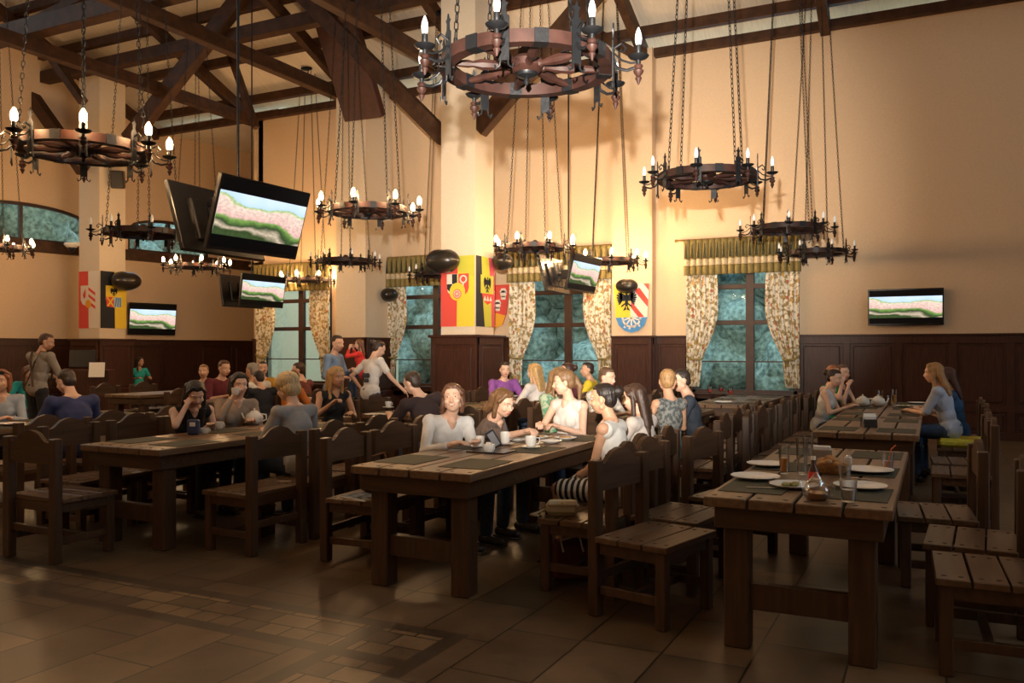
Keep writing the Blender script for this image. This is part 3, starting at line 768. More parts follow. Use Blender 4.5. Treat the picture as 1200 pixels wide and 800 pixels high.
g2.poly([(0, 0), (.40, 0), (.38, H), (0, H)], BLK, 'black_cloth'); g2.poly([(.40, 0), (.72, 0), (.72, H), (.38, H)], YEL, 'yellow_cloth')
g2.poly(shield(.14, .58, .50, 1.02), YEL, 'arms_shield', .014); g2.multi(eagle(.36, .88, .17), BLK, 'eagle', .020)
g2.poly([(.16, .52), (.36, .50), (.36, .75), (.14, .75)], RED, 'red_quarter', .018); g2.multi([[(.15, .74), (.19, .74), (.36, .54), (.33, .52)], [(.16, .53), (.2, .52), (.36, .72), (.33, .75)]], YEL, 'yellow_saltire', .023)
g2.poly([(.36, .50), (.56, .52), (.58, .75), (.36, .75)], LBL, 'pale_quarter', .018); g2.multi([[(.38+.07*k, .52), (.41+.07*k, .52), (.45+.05*k, .74), (.42+.05*k, .74)] for k in range(3)], BLU, 'blue_bars', .023)
# shield with half wheel on the pilaster
s1 = Panel('wall_shield', (-5.68, BY-.25, 1.86), (1, 0, 0), (0, -1, 0), 'large wall shield with eagle, red stripes and blue foot on the shallow pilaster', 'shield')
Hs = .94
s1.poly([(0, Hs), (.03, .28), (.10, .12), (.22, .02), (.36, -.02), (.50, .02), (.62, .12), (.68, .28), (.72, Hs)], WHT, 'board', .02, .03)
s1.multi([[(0, Hs), (.03, .28), (.335, .28), (.335, Hs)]], YEL, 'yellow_half', .052); s1.multi(eagle(.26, .62, .34), BLK, 'eagle', .058)
s1.multi([[(.35, .28), (.56, .28), (.35, .52)], [(.35, .62), (.35, .82), (.695, .50), (.685, .32)], [(.42, .90), (.36, .94), (.52, .94), (.71, .76), (.705, .62)]] if False else [[(.35, .47), (.35, .60), (.62, .285), (.50, .285)], [(.42, .80), (.52, .86), (.70, .62), (.69, .48)], [(.60, Hs), (.715, Hs), (.71, .80)]], RED, 'red_stripes', .052)
s1.multi([[(.03, .28), (.10, .12), (.22, .02), (.36, -.02), (.50, .02), (.62, .12), (.68, .28)]], BLU, 'blue_foot', .052)
s1.multi(wheelp(.36, .28, .20, .035, 5, PI, 2*PI)+[[(.12+.1*k-.025, .10-.05*(1-abs(k-2)/2)), (.12+.1*k+.025, .10-.05*(1-abs(k-2)/2)), (.12+.1*k, .15-.05*(1-abs(k-2)/2))] for k in range(1, 5)], WHT, 'half_wheel', .058)

def pod(p, lab, n, s=1.0):
    """shiny black rounded loudspeaker: squashed ball with a scooped upper lip"""
    n = Vector(n).normalized(); u = Vector((0, 0, 1)).cross(n).normalized()
    t = thing('pod_speaker', lab, 'speaker', p, 0, 'black rounded pod speakers')
    Rm = Matrix((u, n, Vector((0, 0, 1)))).transposed()
    q = MB(); q.ell((0, 0, 0), (.36*s, .25*s, .235*s), Rm, sub=4)
    for v in q.bm.verts:
        l = Rm.transposed()@v.co
        g = math.exp(-((l.x-.02*s)/(.10*s))**2-((l.z-.22*s)/(.08*s))**2); v.co -= Vector((0, 0, 1))*g*.028*s
        if l.z < -.1*s: v.co -= n*(-.1*s-l.z)*.35
    q.obj('shell', mat('gloss_black_shell', (.022, .018, .015), .28) if 'gloss_black_shell' not in bpy.data.materials else bpy.data.materials['gloss_black_shell'], t, 80)
    b = MB(); b.beam(-n*.30*s, -n*.18*s, .09, .06); b.obj('wall_bracket', IRON, t)
    b = MB(); b.ell(n*.225*s+Vector((0, 0, .06*s))-u*.1*s, (.02, .01, .02), sub=2); b.obj('screw', BOLT, t)
    return t
pod(Vector((-7.78, 12.88, 1.5+113*13.9/995)), 'largest shiny black rounded speaker, above the red and yellow banner', (0, -1, 0), .92)
pod(Vector((-7.08, 13.85, 1.5+107*15.1/995)), 'black rounded speaker peeping out on the far side of middle column', (1, 0, 0), .7)
pod(Vector((-17.40, 14.15, 1.5+82*20.2/995)), 'black rounded speaker over the black and yellow banner', (1, -.2, 0), 1.0)
pod(Vector((-10.96, 15.85, 1.5+65*19.0/995)), 'small black rounded speaker beside the deep pilaster', (1, 0, 0), .68)
pod(Vector((-5.38, 15.84, 1.5+75*16.6/995)), 'black rounded speaker above the shield with the blue foot', (0, -1, 0), .62)
# security camera and bracket speaker on the far column
cc = Vector((-18.6, 13.58, 1.5+122*20.6/995)); t = thing('security_camera', 'white dome security camera on the far column', 'camera', cc)
b = MB(); b.lathe([(.16, .05), (.17, 0), (.12, -.05), (.10, -.06)], seg=18); b.obj('housing', WHITE, t); b = MB(); b.ell((0, 0, -.07), (.09, .09, .10)); b.obj('dome', BLACKP, t)
b = MB(); b.beam((0, 0, .02), (.25, .12, .02), .08, .08); b.obj('arm', WHITE, t)
cc = Vector((-17.5, 14.0, 1.5+203*20.0/995)); t = thing('wall_speaker', 'small dark box speaker high on the far column', 'speaker', cc); b = MB(); b.box((0, 0, 0), (.28, .25, .42), (R(12), 0, R(40)), bev=.02); b.obj('cabinet', BLACKP, t); b = MB(); b.beam((0, 0, 0), (-.3, .02, .05), .06, .06); b.obj('bracket', IRON, t)

# ================================================================ TABLES AND CHAIRS
def make_table(W, L_, npl=4):
    """end of the long axis at y=0 (near end), top at .77; origin at floor under the near end centre"""
    t = thing('plank_table', 'x', 'table')
    pw = W/npl
    b = MB()
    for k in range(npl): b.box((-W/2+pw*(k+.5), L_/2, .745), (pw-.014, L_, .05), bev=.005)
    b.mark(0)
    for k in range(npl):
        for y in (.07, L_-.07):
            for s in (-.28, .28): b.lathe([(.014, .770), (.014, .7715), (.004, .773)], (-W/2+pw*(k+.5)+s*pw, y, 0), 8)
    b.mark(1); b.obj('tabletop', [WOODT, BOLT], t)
    b = MB()
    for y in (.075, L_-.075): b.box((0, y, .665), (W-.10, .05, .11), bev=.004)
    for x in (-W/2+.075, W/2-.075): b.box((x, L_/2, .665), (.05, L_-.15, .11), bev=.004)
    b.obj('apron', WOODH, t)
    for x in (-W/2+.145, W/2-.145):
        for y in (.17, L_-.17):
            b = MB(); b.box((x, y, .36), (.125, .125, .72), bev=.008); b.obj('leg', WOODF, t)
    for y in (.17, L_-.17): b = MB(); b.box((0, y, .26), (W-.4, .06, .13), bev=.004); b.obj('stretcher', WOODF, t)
    return t
def make_chair():
    """faces +y; origin at floor centre"""
    t = thing('wooden_chair', 'x', 'chair')
    W, D = .58, .46
    b = MB()
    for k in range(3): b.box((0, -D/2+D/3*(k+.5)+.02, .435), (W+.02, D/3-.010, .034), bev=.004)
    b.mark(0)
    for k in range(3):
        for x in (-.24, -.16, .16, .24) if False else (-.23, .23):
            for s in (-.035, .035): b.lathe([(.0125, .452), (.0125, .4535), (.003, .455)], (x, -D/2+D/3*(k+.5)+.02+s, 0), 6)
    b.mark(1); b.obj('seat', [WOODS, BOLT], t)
    for x in (-W/2+.035, W/2-.035):
        b = MB(); b.box((x, -D/2+.0, .438), (.07, .065, .876), bev=.006); b.obj('leg', WOODF, t)
        b = MB(); b.box((x, D/2-.03, .21), (.06, .06, .42), bev=.005); b.obj('leg', WOODF, t)
    b = MB()
    b.box((0, -D/2+.03, .385), (W-.1, .03, .065)); b.box((0, D/2-.03, .385), (W-.1, .03, .065))
    for x in (-W/2+.035, W/2-.035): b.box((x, 0, .385), (.035, D-.08, .065))
    b.obj('seat_frame', WOODH, t)
    b = MB()
    for x in (-W/2+.035, W/2-.035): b.box((x, 0, .15), (.03, D-.08, .05), bev=.003)
    b.box((0, .02, .15), (W-.1, .035, .045), bev=.003); b.box((0, -D/2+.01, .22), (W-.1, .03, .05), bev=.003)
    b.obj('stretcher', WOODF, t)
    hw = W/2-.072; pts = [(-hw, .695), (hw, .695)]
    for k in range(25):
        u = 1-2*k/24; a = abs(u)
        zz = .928-.010*(a/.25)**2 if a < .25 else (.918-.070*(1-math.cos(PI*(a-.25)/.62))/2 if a < .87 else .848)
        pts.append((u*hw, zz))
    b = MB(); b.prism(pts, Matrix(((1, 0, 0, 0), (0, 0, -1, -D/2+.012), (0, 1, 0, 0), (0, 0, 0, 1))), .035); b.obj('backrest', WOODH, t, 25)
    return t
CHAIR0 = make_chair(); chair_used = [False]
def place_chair(x, y, face, lab):
    rz = R(face-90)
    if not chair_used[0]:
        chair_used[0] = True; o = CHAIR0; o.location = (x, y, 0); o.rotation_euler = (0, 0, rz); o['label'] = lab
    else: o = dup(CHAIR0, (x, y, 0), rz, lab)
    o['group'] = 'rustic wooden chairs at the tables'; return o
tabs = {}
def table(x, y, L_, lab, W=.88, rz=0):
    key = (round(W, 2), round(L_, 2))
    if key not in tabs: o = make_table(W, L_); tabs[key] = o; o.location = (x, y, 0); o.rotation_euler = (0, 0, rz); o['label'] = lab
    else: o = dup(tabs[key], (x, y, 0), rz, lab)
    o['group'] = 'long plank tables'; return o
TB = [ # x centre, y near, length, name for labels, left chair ys, right chair ys
 (-.60, 4.22, 2.5, "table with plates", [(.50, -13, -.02), (1.2, -9, -.06), (2.05, -12, .10)], [(.45, 2, .02), (1.18, -3, -.02), (1.98, 4, -.2)]),
 (-.55, 8.0, 1.95, "empty table", [(.35, 5, 0), (1.0, -4, 0), (1.65, 3, 0)], [(.35, 0, -.05), (1.1, 3, -.05)]),
 (-.55, 10.05, 3.0, "teapot table", [(.4, 0, 0), (1.15, 0, 0), (1.85, 0, 0)], [(.45, 0, 0), (1.1, 0, 0), (1.75, 0, 0)]),
 (-2.87, 4.35, 2.5, "smiling woman's table", [(.75, 3, .02), (1.38, -3, .0), (1.98, 0, -.1), (2.3+.3, 0, -.12)], [(.75, 0, .08), (1.30, -2, .0), (1.95, 2, .0)]),
 (-2.87, 8.1, 2.4, "couple's table", [(.5, 0, 0), (1.2, 0, 0), (1.9, 0, 0)], [(-.3, 0, .1), (.5, 0, .05), (1.2, 0, 0), (1.9, 0, 0)]),
 (-2.55, 11.4, 2.5, "pale-shining window table", [(.5, 0, 0), (1.3, 0, 0), (2.0, 0, 0)], [(.5, 0, 0), (1.3, 0, 0), (2.0, 0, 0)]),
 (-5.50, 4.40, 2.5, "cup drinker's table", [(.38, 4, 0), (1.02, -3, 0), (1.62, 3, 0), (2.2, 0, 0)], [(.55, -3, .02), (1.18, 4, .02), (1.85, 0, 0)]),
 (-5.45, 7.95, 2.4, "long-haired blonde's table", [(.45, 0, 0), (1.15, 0, 0)], [(-.35, 0, .1), (.5, 0, 0), (1.2, 0, 0), (1.85, 0, 0)]),
 (-5.35, 10.6, 2.4, "purple-shirted man's table", [(.5, 0, 0), (1.2, 0, 0)], [(.3, 0, 0), (.95, 0, 0), (1.55, 0, 0)]),
 (-8.12, 4.45, 2.5, "red-haired woman's table", [(.6, 0, 0), (1.3, 0, 0)], [(.45, 2, 0), (1.15, -3, 0), (1.8, 4, 0), (2.35, 0, 0)]),
 (-9.20, 8.8, 2.4, "far corner group's table", [(.5, 0, 0), (1.1, 0, 0), (1.75, 0, 0)], [(.5, 0, 0), (1.15, 0, 0), (1.85, 0, 0)]),
 (-11.9, 9.6, 2.4, "table beyond the waiter", [(.5, 0, 0), (1.3, 0, 0)], [(.5, 0, 0), (1.3, 0, 0)]),
]
ordn = ['nearest', 'second', 'third', 'fourth']
tlabs = ['long plank table with plates, juice and glasses, standing nearest the camera', 'empty plank table with a napkin holder on placemats', 'far plank table with two white teapots below the wall television',
 'plank table with white coffee cups where the smiling woman sits', 'plank table where a close couple sits with backs turned', 'plank table by the window, shining pale, with red drinks',
 'plank table with a woman drinking from a white cup', 'plank table between the long-haired blonde and the man in dark tee', 'plank table by the window with the man in purple',
 'plank table before the red-haired woman in pale blue', 'plank table of the group below the lower hanging televisions', 'plank table behind the waiter with suspenders']
for i, (x, y, L_, nm, lc, rc) in enumerate(TB):
    table(x, y, L_, tlabs[i])
    for k, (dy, an, dx) in enumerate(lc):
        place_chair(x-.44-.38+dx, y+dy, 0+an, 'wooden chair, %s along the left side of the %s' % (ordn[k], nm))
    for k, (dy, an, dx) in enumerate(rc):
        place_chair(x+.44+.38+dx, y+dy, 180+an, 'wooden chair, %s along the right side of the %s' % (ordn[k], nm))
place_chair(-18.25, 15.2, -20, 'wooden chair just past the far column base, under the person in turquoise')
place_chair(-5.78, 4.14, 90, "wooden chair at the near end of the cup drinker's table, back to camera")
place_chair(-2.85, 7.22, 262, "wooden chair at the far end of the smiling woman's table")

# placemats
def placemat(x, y, lab, rz=0, w_=.32, h_=.44, z=.7705):
    b = MB(); b.box((0, 0, .0015), (w_, h_, .003)); o = b.obj('placemat', MATD); o.location = (x, y, z); o.rotation_euler = (0, 0, R(rz))
    return tag(o, lab, 'placemat', 'dark olive placemats')
for i, (x, y, L_, nm, lc, rc) in enumerate(TB[:10]):
    n = 3 if L_ > 2 else 2
    for k in range(n):
        yy = y+.42+k*(L_-.75)/max(1, n-1) if n > 1 else y+L_/2
        for s, sn in ((-1, 'column'), (1, 'open')):
            placemat(x+s*.245, yy, 'dark olive placemat, %s on the %s side of the %s' % (ordn[k], {'column': 'left', 'open': 'right'}[sn], nm), random.uniform(-2, 2))

# ---- tableware
def plate(x, y, lab, r=.13, food=None, z=.7735):
    t = thing('dinner_plate', lab, 'plate', (x, y, z), 0, 'white plates')
    b = MB(); b.lathe([(r*.55, 0), (r*.6, .003), (r, .018), (r, .021), (r*.62, .008), (0.001, .007)], seg=28); b.obj('dish', WHITE, t, 60)
    if food:
        rnd = random.Random(int(x*1000)); b = MB()
        for k in range(12): a = rnd.uniform(0, 6.3); q = rnd.uniform(0, r*.45); b.ell((q*math.cos(a), q*math.sin(a), .015), (rnd.uniform(.012, .03), rnd.uniform(.01, .02), rnd.uniform(.006, .014)), Matrix.Rotation(a, 3, 'Z'), sub=2)
        b.obj('food', food, t)
    return t
def tumbler(x, y, lab, h=.13, r=.036, liquid=None, lv=.0, z=.7735, name='drinking_glass'):
    t = thing(name, lab, 'glass', (x, y, z), 0, 'drinking glasses')
    b = MB(); b.lathe([(r*.75, 0), (r, h), (r-.003, h), (r*.75-.003, .012), (.001, .012)], seg=18); b.obj('tumbler', GLASS, t, 60)
    if liquid: b = MB(); b.lathe([(r*.74-.005, .013), (r*.74+(r*.25)*lv-.006, .013+(h-.013)*lv)], seg=16); b.obj('drink', liquid, t)
    return t
def stemmed(x, y, lab, liquid=None, h=.20, z=.7735):
    t = thing('wine_glass', lab, 'glass', (x, y, z), 0, 'stemmed glasses')
    b = MB(); b.lathe([(.035, 0), (.035, .003), (.005, .008), (.004, h*.42), (.02, h*.47), (.036, h*.62), (.034, h), (.0315, h), (.033, h*.62), (.018, h*.49), (.001, h*.47)], seg=18); b.obj('bowl', GLASS, t, 60)
    if liquid: b = MB(); b.lathe([(.004, h*.485), (.017, h*.50), (.032, h*.62), (.032, h*.72)], seg=16); b.obj('drink', liquid, t)
    return t
def mug(x, y, lab, h=.07, r=.038, saucer=True, z=.7735, rz=0):
    t = thing('coffee_cup', lab, 'cup', (x, y, z), R(rz), 'white coffee cups'); zz = .012 if saucer else 0
    b = MB(); b.lathe([(r*.7, zz), (r*.85, zz+.01), (r, zz+h*.6), (r, zz+h), (r-.003, zz+h), (r*.8, zz+.015), (.001, zz+.012)], seg=20); b.obj('bowl', WHITE, t, 60)
    b = MB(); b.tube([(r-.003, 0, zz+h*.85), (r+.02, 0, zz+h*.85), (r+.026, 0, zz+h*.55), (r+.015, 0, zz+h*.28), (r*.9, 0, zz+h*.25)], .004, 6); b.obj('handle', WHITE, t, 80)
    if saucer: b = MB(); b.lathe([(.03, 0), (.035, .003), (.072, .012), (.072, .014), (.03, .006), (.001, .006)], seg=24); b.obj('saucer', WHITE, t, 60)
    return t
def teapot(x, y, lab, z=.7735, rz=0):
    t = thing('teapot', lab, 'teapot', (x, y, z), R(rz), 'white teapots')
    b = MB(); b.lathe([(.05, 0), (.075, .02), (.088, .06), (.075, .10), (.045, .115), (.04, .12)], seg=22); b.obj('body', WHITE, t, 60)
    b = MB(); b.lathe([(.045, .118), (.03, .130), (.008, .135), (.012, .15), (.006, .156)], seg=16); b.obj('lid', WHITE, t, 60)
    b = MB(); b.tube([(.07, 0, .04), (.11, 0, .06), (.13, 0, .11)], [.016, .012, .008], 8); b.obj('spout', WHITE, t, 80)
    b = MB(); b.tube([(-.07, 0, .10), (-.12, 0, .095), (-.125, 0, .05), (-.08, 0, .03)], .008, 8); b.obj('handle', WHITE, t, 80)
    return t
FOODG = mat('salad_food', (.22, .20, .05), .6, noise=.6, scale=40); FOODB = mat('bread_food', (.48, .26, .10), .7, noise=.4, scale=30)
STEEL = mat('cutlery_steel', (.6, .6, .6), .25, .9)
def cutlery(x, y, lab, rz=0, kind='knife', z=.7745):
    b = MB(); b.box((0, 0, .003), (.016, .11, .004), bev=.002)
    if kind == 'knife': b.box((0, .095, .003), (.019, .09, .0025), bev=.001)
    else:
        b.box((0, .07, .003), (.008, .05, .003))
        for k in (-1, 0, 1): b.box((k*.007, .11, .003), (.003, .04, .003))
    o = b.obj('table_'+kind, STEEL); o.location = (x, y, z); o.rotation_euler = (0, 0, R(rz)); return tag(o, lab, kind)
# nearest table
def tp(px, py, z=.772):   # point on a table top under picture point
    d = (1.5-z)*995/(py-410); return cw(px, d, z=z)
def P_(px, py): p = tp(px, py); return p.x, p.y
plate(*P_(885, 561), 'empty white plate on the nearest table, front on the window side', .135)
plate(*P_(899, 541+5), 'white plate behind the orange juice glass', .125)
plate(*P_(930, 571), 'white plate with salad leftovers', .125, FOODG)
plate(*P_(1008, 572), 'pale plate behind the water tumbler', .135)
plate(*P_(1017, 553), 'large white plate beside the placemat and pink drink', .145)
tumbler(*P_(919, 555), 'tall glass half full of orange juice', .17, .034, JUICE, .5, name='juice_glass')
tumbler(*P_(940, 556), 'tall empty beer glass next to the juice glass', .215, .036)
tumbler(*P_(947, 545), 'tall empty glass behind the other tall glass', .205, .034)
tumbler(*P_(994, 588), 'tumbler of ice water at the front of the nearest table', .105, .042, mat('ice_water', (.6, .65, .66), .15), .5)
tumbler(*P_(990, 565), 'small empty tumbler between the plates', .10, .036)
tumbler(*P_(1040, 551), 'tumbler of pink drink with a straw at the table edge', .11, .038, mat('pink_drink', (.70, .30, .20), .2), .45)
b = MB(); p = tp(1040, 551); b.tube([(p.x, p.y, .80), (p.x+.02, p.y+.02, .90), (p.x+.045, p.y+.02, .925)], .004, 6); tag(b.obj('drinking_straw', mat('orange_straw', (.75, .2, .06), .4)), 'orange drinking straw in the pink drink', 'straw')
t = thing('glass_teapot', 'small round glass teapot with amber tea at the table front', 'teapot', tp(957, 585), R(150))
b = MB(); b.lathe([(.045, 0), (.062, .02), (.064, .05), (.045, .085), (.03, .10), (.027, .10), (.042, .083), (.06, .05), (.058, .02), (.001, .004)], seg=22); b.obj('body', GLASS, t, 60)
b = MB(); b.lathe([(.043, .004), (.056, .02), (.058, .035)], seg=20); b.obj('tea', TEA, t); b = MB(); b.lathe([(.031, .10), (.02, .112), (.008, .13)], seg=14); b.obj('lid', GLASS, t)
b = MB(); b.tube([(.055, 0, .03), (.09, 0, .06), (.10, 0, .09)], [.012, .009, .007], 8); b.obj('spout', GLASS, t); b = MB(); b.tube([(-.05, 0, .08), (-.10, 0, .075), (-.095, 0, .03), (-.058, 0, .025)], .006, 8); b.obj('handle', GLASS, t)
t = thing('bread_basket', 'wicker bread basket heaped with pieces in the middle of the table', 'basket', tp(974, 554), R(10))
b = MB(); b.lathe([(.07, 0), (.085, .01), (.105, .055), (.100, .055), (.08, .012), (.001, .01)], seg=20); b.obj('basket', mat('wicker', (.38, .22, .09), .7, noise=.4, scale=60, bump=.6), t)
rb = random.Random(5)
for k in range(7):
    a = k*.9; b = MB(); b.ell((0, 0, 0), (.038, .024, .02), sub=2); o = b.obj('bread_piece', FOODB); p = tp(974, 554); o.location = (p.x+.05*math.cos(a)*(k > 0), p.y+.05*math.sin(a)*(k > 0), p.z+.055+.012*(k % 2)+(k == 0)*.03); o.rotation_euler = (rb.uniform(-.4, .4), rb.uniform(-.4, .4), a)
    tag(o, 'brown piece of bread heaped in the wicker basket', 'bread', 'bread pieces in the basket')
t = thing('ketchup_bottle', 'small bottle with a red label between the tall glass and the bread', 'bottle', tp(953, 566))
b = MB(); b.lathe([(.024, 0), (.026, .01), (.026, .075), (.012, .10), (.011, .13)], seg=16); b.obj('body', mat('bottle_glass', (.05, .02, .015), .15), t); b = MB(); b.lathe([(.0268, .02), (.0268, .065)], seg=16, close=False); b.obj('red_band', RED, t); b = MB(); b.lathe([(.013, .128), (.013, .148)], seg=12); b.obj('cap', WHITE, t)
t = thing('napkin_holder', 'chrome napkin holder behind the bread basket', 'napkin holder', tp(963, 540), R(10)); b = MB(); b.box((0, -.04, .04), (.12, .006, .075), bev=.002); b.box((0, .04, .04), (.12, .006, .075), bev=.002); b.box((0, 0, .004), (.13, .09, .006)); b.obj('rack', STEEL, t); b = MB(); b.box((0, 0, .055), (.11, .06, .09), bev=.004); b.obj('napkins', WHITE, t)
t = thing('salt_shaker', 'white salt shaker on the nearest table beside the large plate', 'shaker', tp(994, 546)); b = MB(); b.box((0, 0, .03), (.042, .042, .06), bev=.005); b.obj('body', WHITE, t); b = MB(); b.lathe([(.017, .06), (.014, .068)], seg=12); b.obj('cap', STEEL, t)
cutlery(*P_(887, 572), 'knife beside the empty front plate', -75)
cutlery(*P_(1030-20, 562), 'fork leaning at the large white plate', 70, 'fork')
# second table: black napkin holder
t = thing('napkin_holder', 'black napkin holder with white napkins on the empty table', 'napkin holder', tp(1018, 500), R(20)); M = Matrix(((0, 0, 1, -.06), (1, 0, 0, 0), (0, 1, 0, 0), (0, 0, 0, 1)))
b = MB(); b.prism([(-.07, 0), (.07, 0), (.05, .09), (.02, .04), (-.02, .04), (-.05, .09)], M, .12); b.obj('holder', BLACKP, t); b = MB(); b.prism([(-.05, .02), (.01, .02), (-.02, .13), (-.055, .10)], M, .11, .005); b.obj('napkins', WHITE, t)
# third table
teapot(*P_(1011, 476), 'white teapot near the woman in the white back-tied top', rz=170); teapot(*P_(1029, 476), 'white teapot beside the glasses on the far table', rz=10)
plate(*P_(1062, 477), 'plate with food before the blonde woman in pale tee', .14, FOODG); plate(*P_(1075, 473), 'white plate at the table edge next to the blonde woman', .12)
for k, (a, c, l) in enumerate(((1032, 474, JUICE), (1043, 476, TEA), (1048, 473, JUICE))): tumbler(*P_(a, c), ['tall glass of orange drink between teapots and plates', 'short dark drink glass between teapots', 'tall glass of amber drink next to the plates'][k], .19-.05*(k == 1), .04, l, .6)
# smiling woman's table
mug(*P_(562, 524), 'white cup on the dark tray', rz=190); mug(*P_(622, 525), 'white square-shouldered cup and saucer at the table edge', r=.042, h=.075, rz=30)
b = MB(); b.box((0, 0, .004), (.30, .22, .008), bev=.003); o = b.obj('serving_tray', BLACKP); o.location = tp(576, 529); tag(o, 'small black serving tray with cup, sugar bowl and card', 'tray')
t = thing('sugar_bowl', 'white sugar bowl with glass side on the black tray', 'bowl', tp(573, 530)+Vector((0, 0, .008))); b = MB(); b.lathe([(.035, 0), (.045, .02), (.045, .05), (.042, .05), (.001, .01)], seg=18); b.obj('bowl', WHITE, t); b = MB(); b.box((0, 0, .05), (.04, .03, .03), bev=.004); b.obj('sugar_packets', WHT, t)
t = thing('menu_card', 'dark leaning menu card on the black tray', 'menu'); t.location = tp(583, 524)+Vector((0, 0, .01)); t.rotation_euler = (R(18), R(-32), R(35)); b = MB(); b.box((0, 0, .07), (.07, .012, .15), bev=.003); b.obj('cover', mat('menu_dark', (.03, .035, .05), .4), t); b = MB(); b.box((0, -.008, .07), (.05, .003, .12)); b.obj('page', cm('menu_grey', (.25, .25, .27)), t)
mug(*P_(592, 521), 'white tall cup beside the dark menu card', h=.085, rz=60); plate(*P_(606, 517), 'small plate with crumpled napkin near the reaching hand', .085, cm('napkin_white', (.75, .72, .68))); plate(*P_(646, 519), 'small white plate with spoon before the woman in white', .085); plate(*P_(663, 515), 'white plate at the far corner of the coffee table', .09, FOODB)
plate(*P_(632, 514), 'dessert plate beyond the reaching arm', .08, FOODB)
# cup-drinking table
mug(*P_(257, 503), 'white cup in front of the woman in beige', saucer=False, rz=0); mug(*P_(240, 508), 'low white cup beside the dark blue package', h=.05, saucer=False)
teapot(*P_(298, 497), 'white teapot in front of the short-haired blonde woman', rz=200)
t = thing('tissue_package', 'dark blue package with white print beside the cups', 'package', tp(227, 509), R(25)); b = MB(); b.box((0, 0, .065), (.10, .055, .13), bev=.012); b.obj('wrapper', mat('package_blue', (.02, .04, .12), .4), t); b = MB(); b.box((0, -.029, .09), (.05, .004, .035), bev=.001); b.obj('printed_patch', WHT, t)
for k, (a, c) in enumerate(((178, 516), (175, 524), (243, 515))): pass
# others, farther
for k, (a, c) in enumerate(((832, 468), (845, 466), (856, 470))): stemmed(*P_(a, c), 'stemmed glass of red drink on the pale-shining window table, %s from the curtain' % ordn[k], REDD, .2)
plate(*P_(848, 472), 'white plate among the stemmed glasses by the window', .13); plate(*P_(600, 465), 'white plate before the man in purple', .13); tumbler(*P_(597, 464), 'tumbler before the man in purple', .14, .04, REDD, .6)
plate(*P_(440, 487), 'white plate before the long-haired blonde woman', .12); mug(*P_(455, 478), 'white cup near the leaning man in dark tee')
plate(*P_(297, 466), 'plate of orange food before the woman in yellow', .15, mat('orange_food', (.75, .38, .05), .5)); plate(*P_(12, 498), 'white plate before the red-haired woman', .13)
# things on chairs
t = thing('purse', 'small cream purse lying on the chair beside the striped skirt', 'purse', (-2.12, 4.98, .453), R(25))
b = MB(); b.box((0, 0, .045), (.21, .14, .09), bev=.03); b.obj('bag_body', mat('cream_leather', (.50, .44, .30), .5, bump=.2, scale=30), t); b = MB(); b.box((0, -.045, .075), (.19, .075, .045), (R(-20), 0, 0), bev=.012); b.obj('flap', mat('cream_leather_flap', (.58, .51, .36), .5), t); b = MB(); b.lathe([(.014, 0), (.012, .008)], (0, -.085, .085), 12); b.obj('clasp', mat('gold_clasp', (.6, .45, .2), .3, .8), t)
b = MB(); b.tube([(-.1, .02, .03), (-.16, .0, .01), (-.2, -.04, .008), (-.15, -.08, .008)], .008, 6); b.obj('strap', bpy.data.materials['cream_leather'], t)
t = thing('handbag', 'brown handbag with ring strap on a chair by the coffee table', 'bag', (-3.62, 5.12, .453), R(10)); b = MB(); b.box((0, 0, .08), (.26, .12, .16), bev=.03); b.obj('bag_body', mat('brown_leather', (.14, .06, .025), .4), t); b = MB(); b.tube([(-.09, 0, .15), (-.06, .0, .27), (.03, 0, .30), (.09, 0, .15)], .009, 8); b.obj('strap', bpy.data.materials['brown_leather'], t)
t = thing('magazine', 'glossy magazine lying on the chair next to the brown handbag', 'magazine', (-3.62, 4.92, .453), R(75)); b = MB(); b.box((0, 0, .006), (.21, .28, .012), bev=.002); b.obj('pages', WHITE, t); b = MB(); b.box((0, 0, .0135), (.20, .27, .002)); b.obj('cover', mat('magazine_cover', (.35, .38, .42), .2, noise=.8, scale=18), t)
t = thing('seat_cushion', 'mustard yellow seat cushion under the blonde woman in pale tee', 'cushion', (.26, 10.5, .453)); b = MB(); b.box((0, 0, .045), (.46, .52, .09), bev=.03); b.obj('cover', mat('mustard_fabric', (.55, .46, .04), .9, noise=.2, scale=40), t)
# order terminal on the column base
p = cw(104, 17.4); t = thing('order_station', 'dark waiter station with a monitor and white sheet by the far column', 'order station', (p.x, p.y, 0), R(35))
b = MB(); b.box((0, 0, .55), (.9, .45, 1.1), bev=.01); b.obj('cabinet', WOODP, t); b = MB(); b.box((-.12, 0, 1.32), (.5, .06, .36), (R(-8), 0, 0), bev=.01); b.obj('monitor', BLACKP, t); b = MB(); b.box((.24, -.27, 1.10), (.30, .012, .30), (R(-10), 0, 0)); b.obj('white_sheet', WHITE, t)

t = thing('shopping_bag', 'dark red bag with white handle on the floor under the purse chair', 'bag', (-2.12, 5.15, 0), R(30)); b = MB(); b.box((0, 0, .13), (.28, .14, .26), bev=.03); b.obj('bag_body', mat('bag_red', (.09, .015, .015), .5), t); b = MB(); b.tube([(-.07, -.075, .2), (-.09, -.1, .28), (.03, -.1, .31), (.06, -.075, .2)], .008, 6); b.obj('handle', WHITE, t)

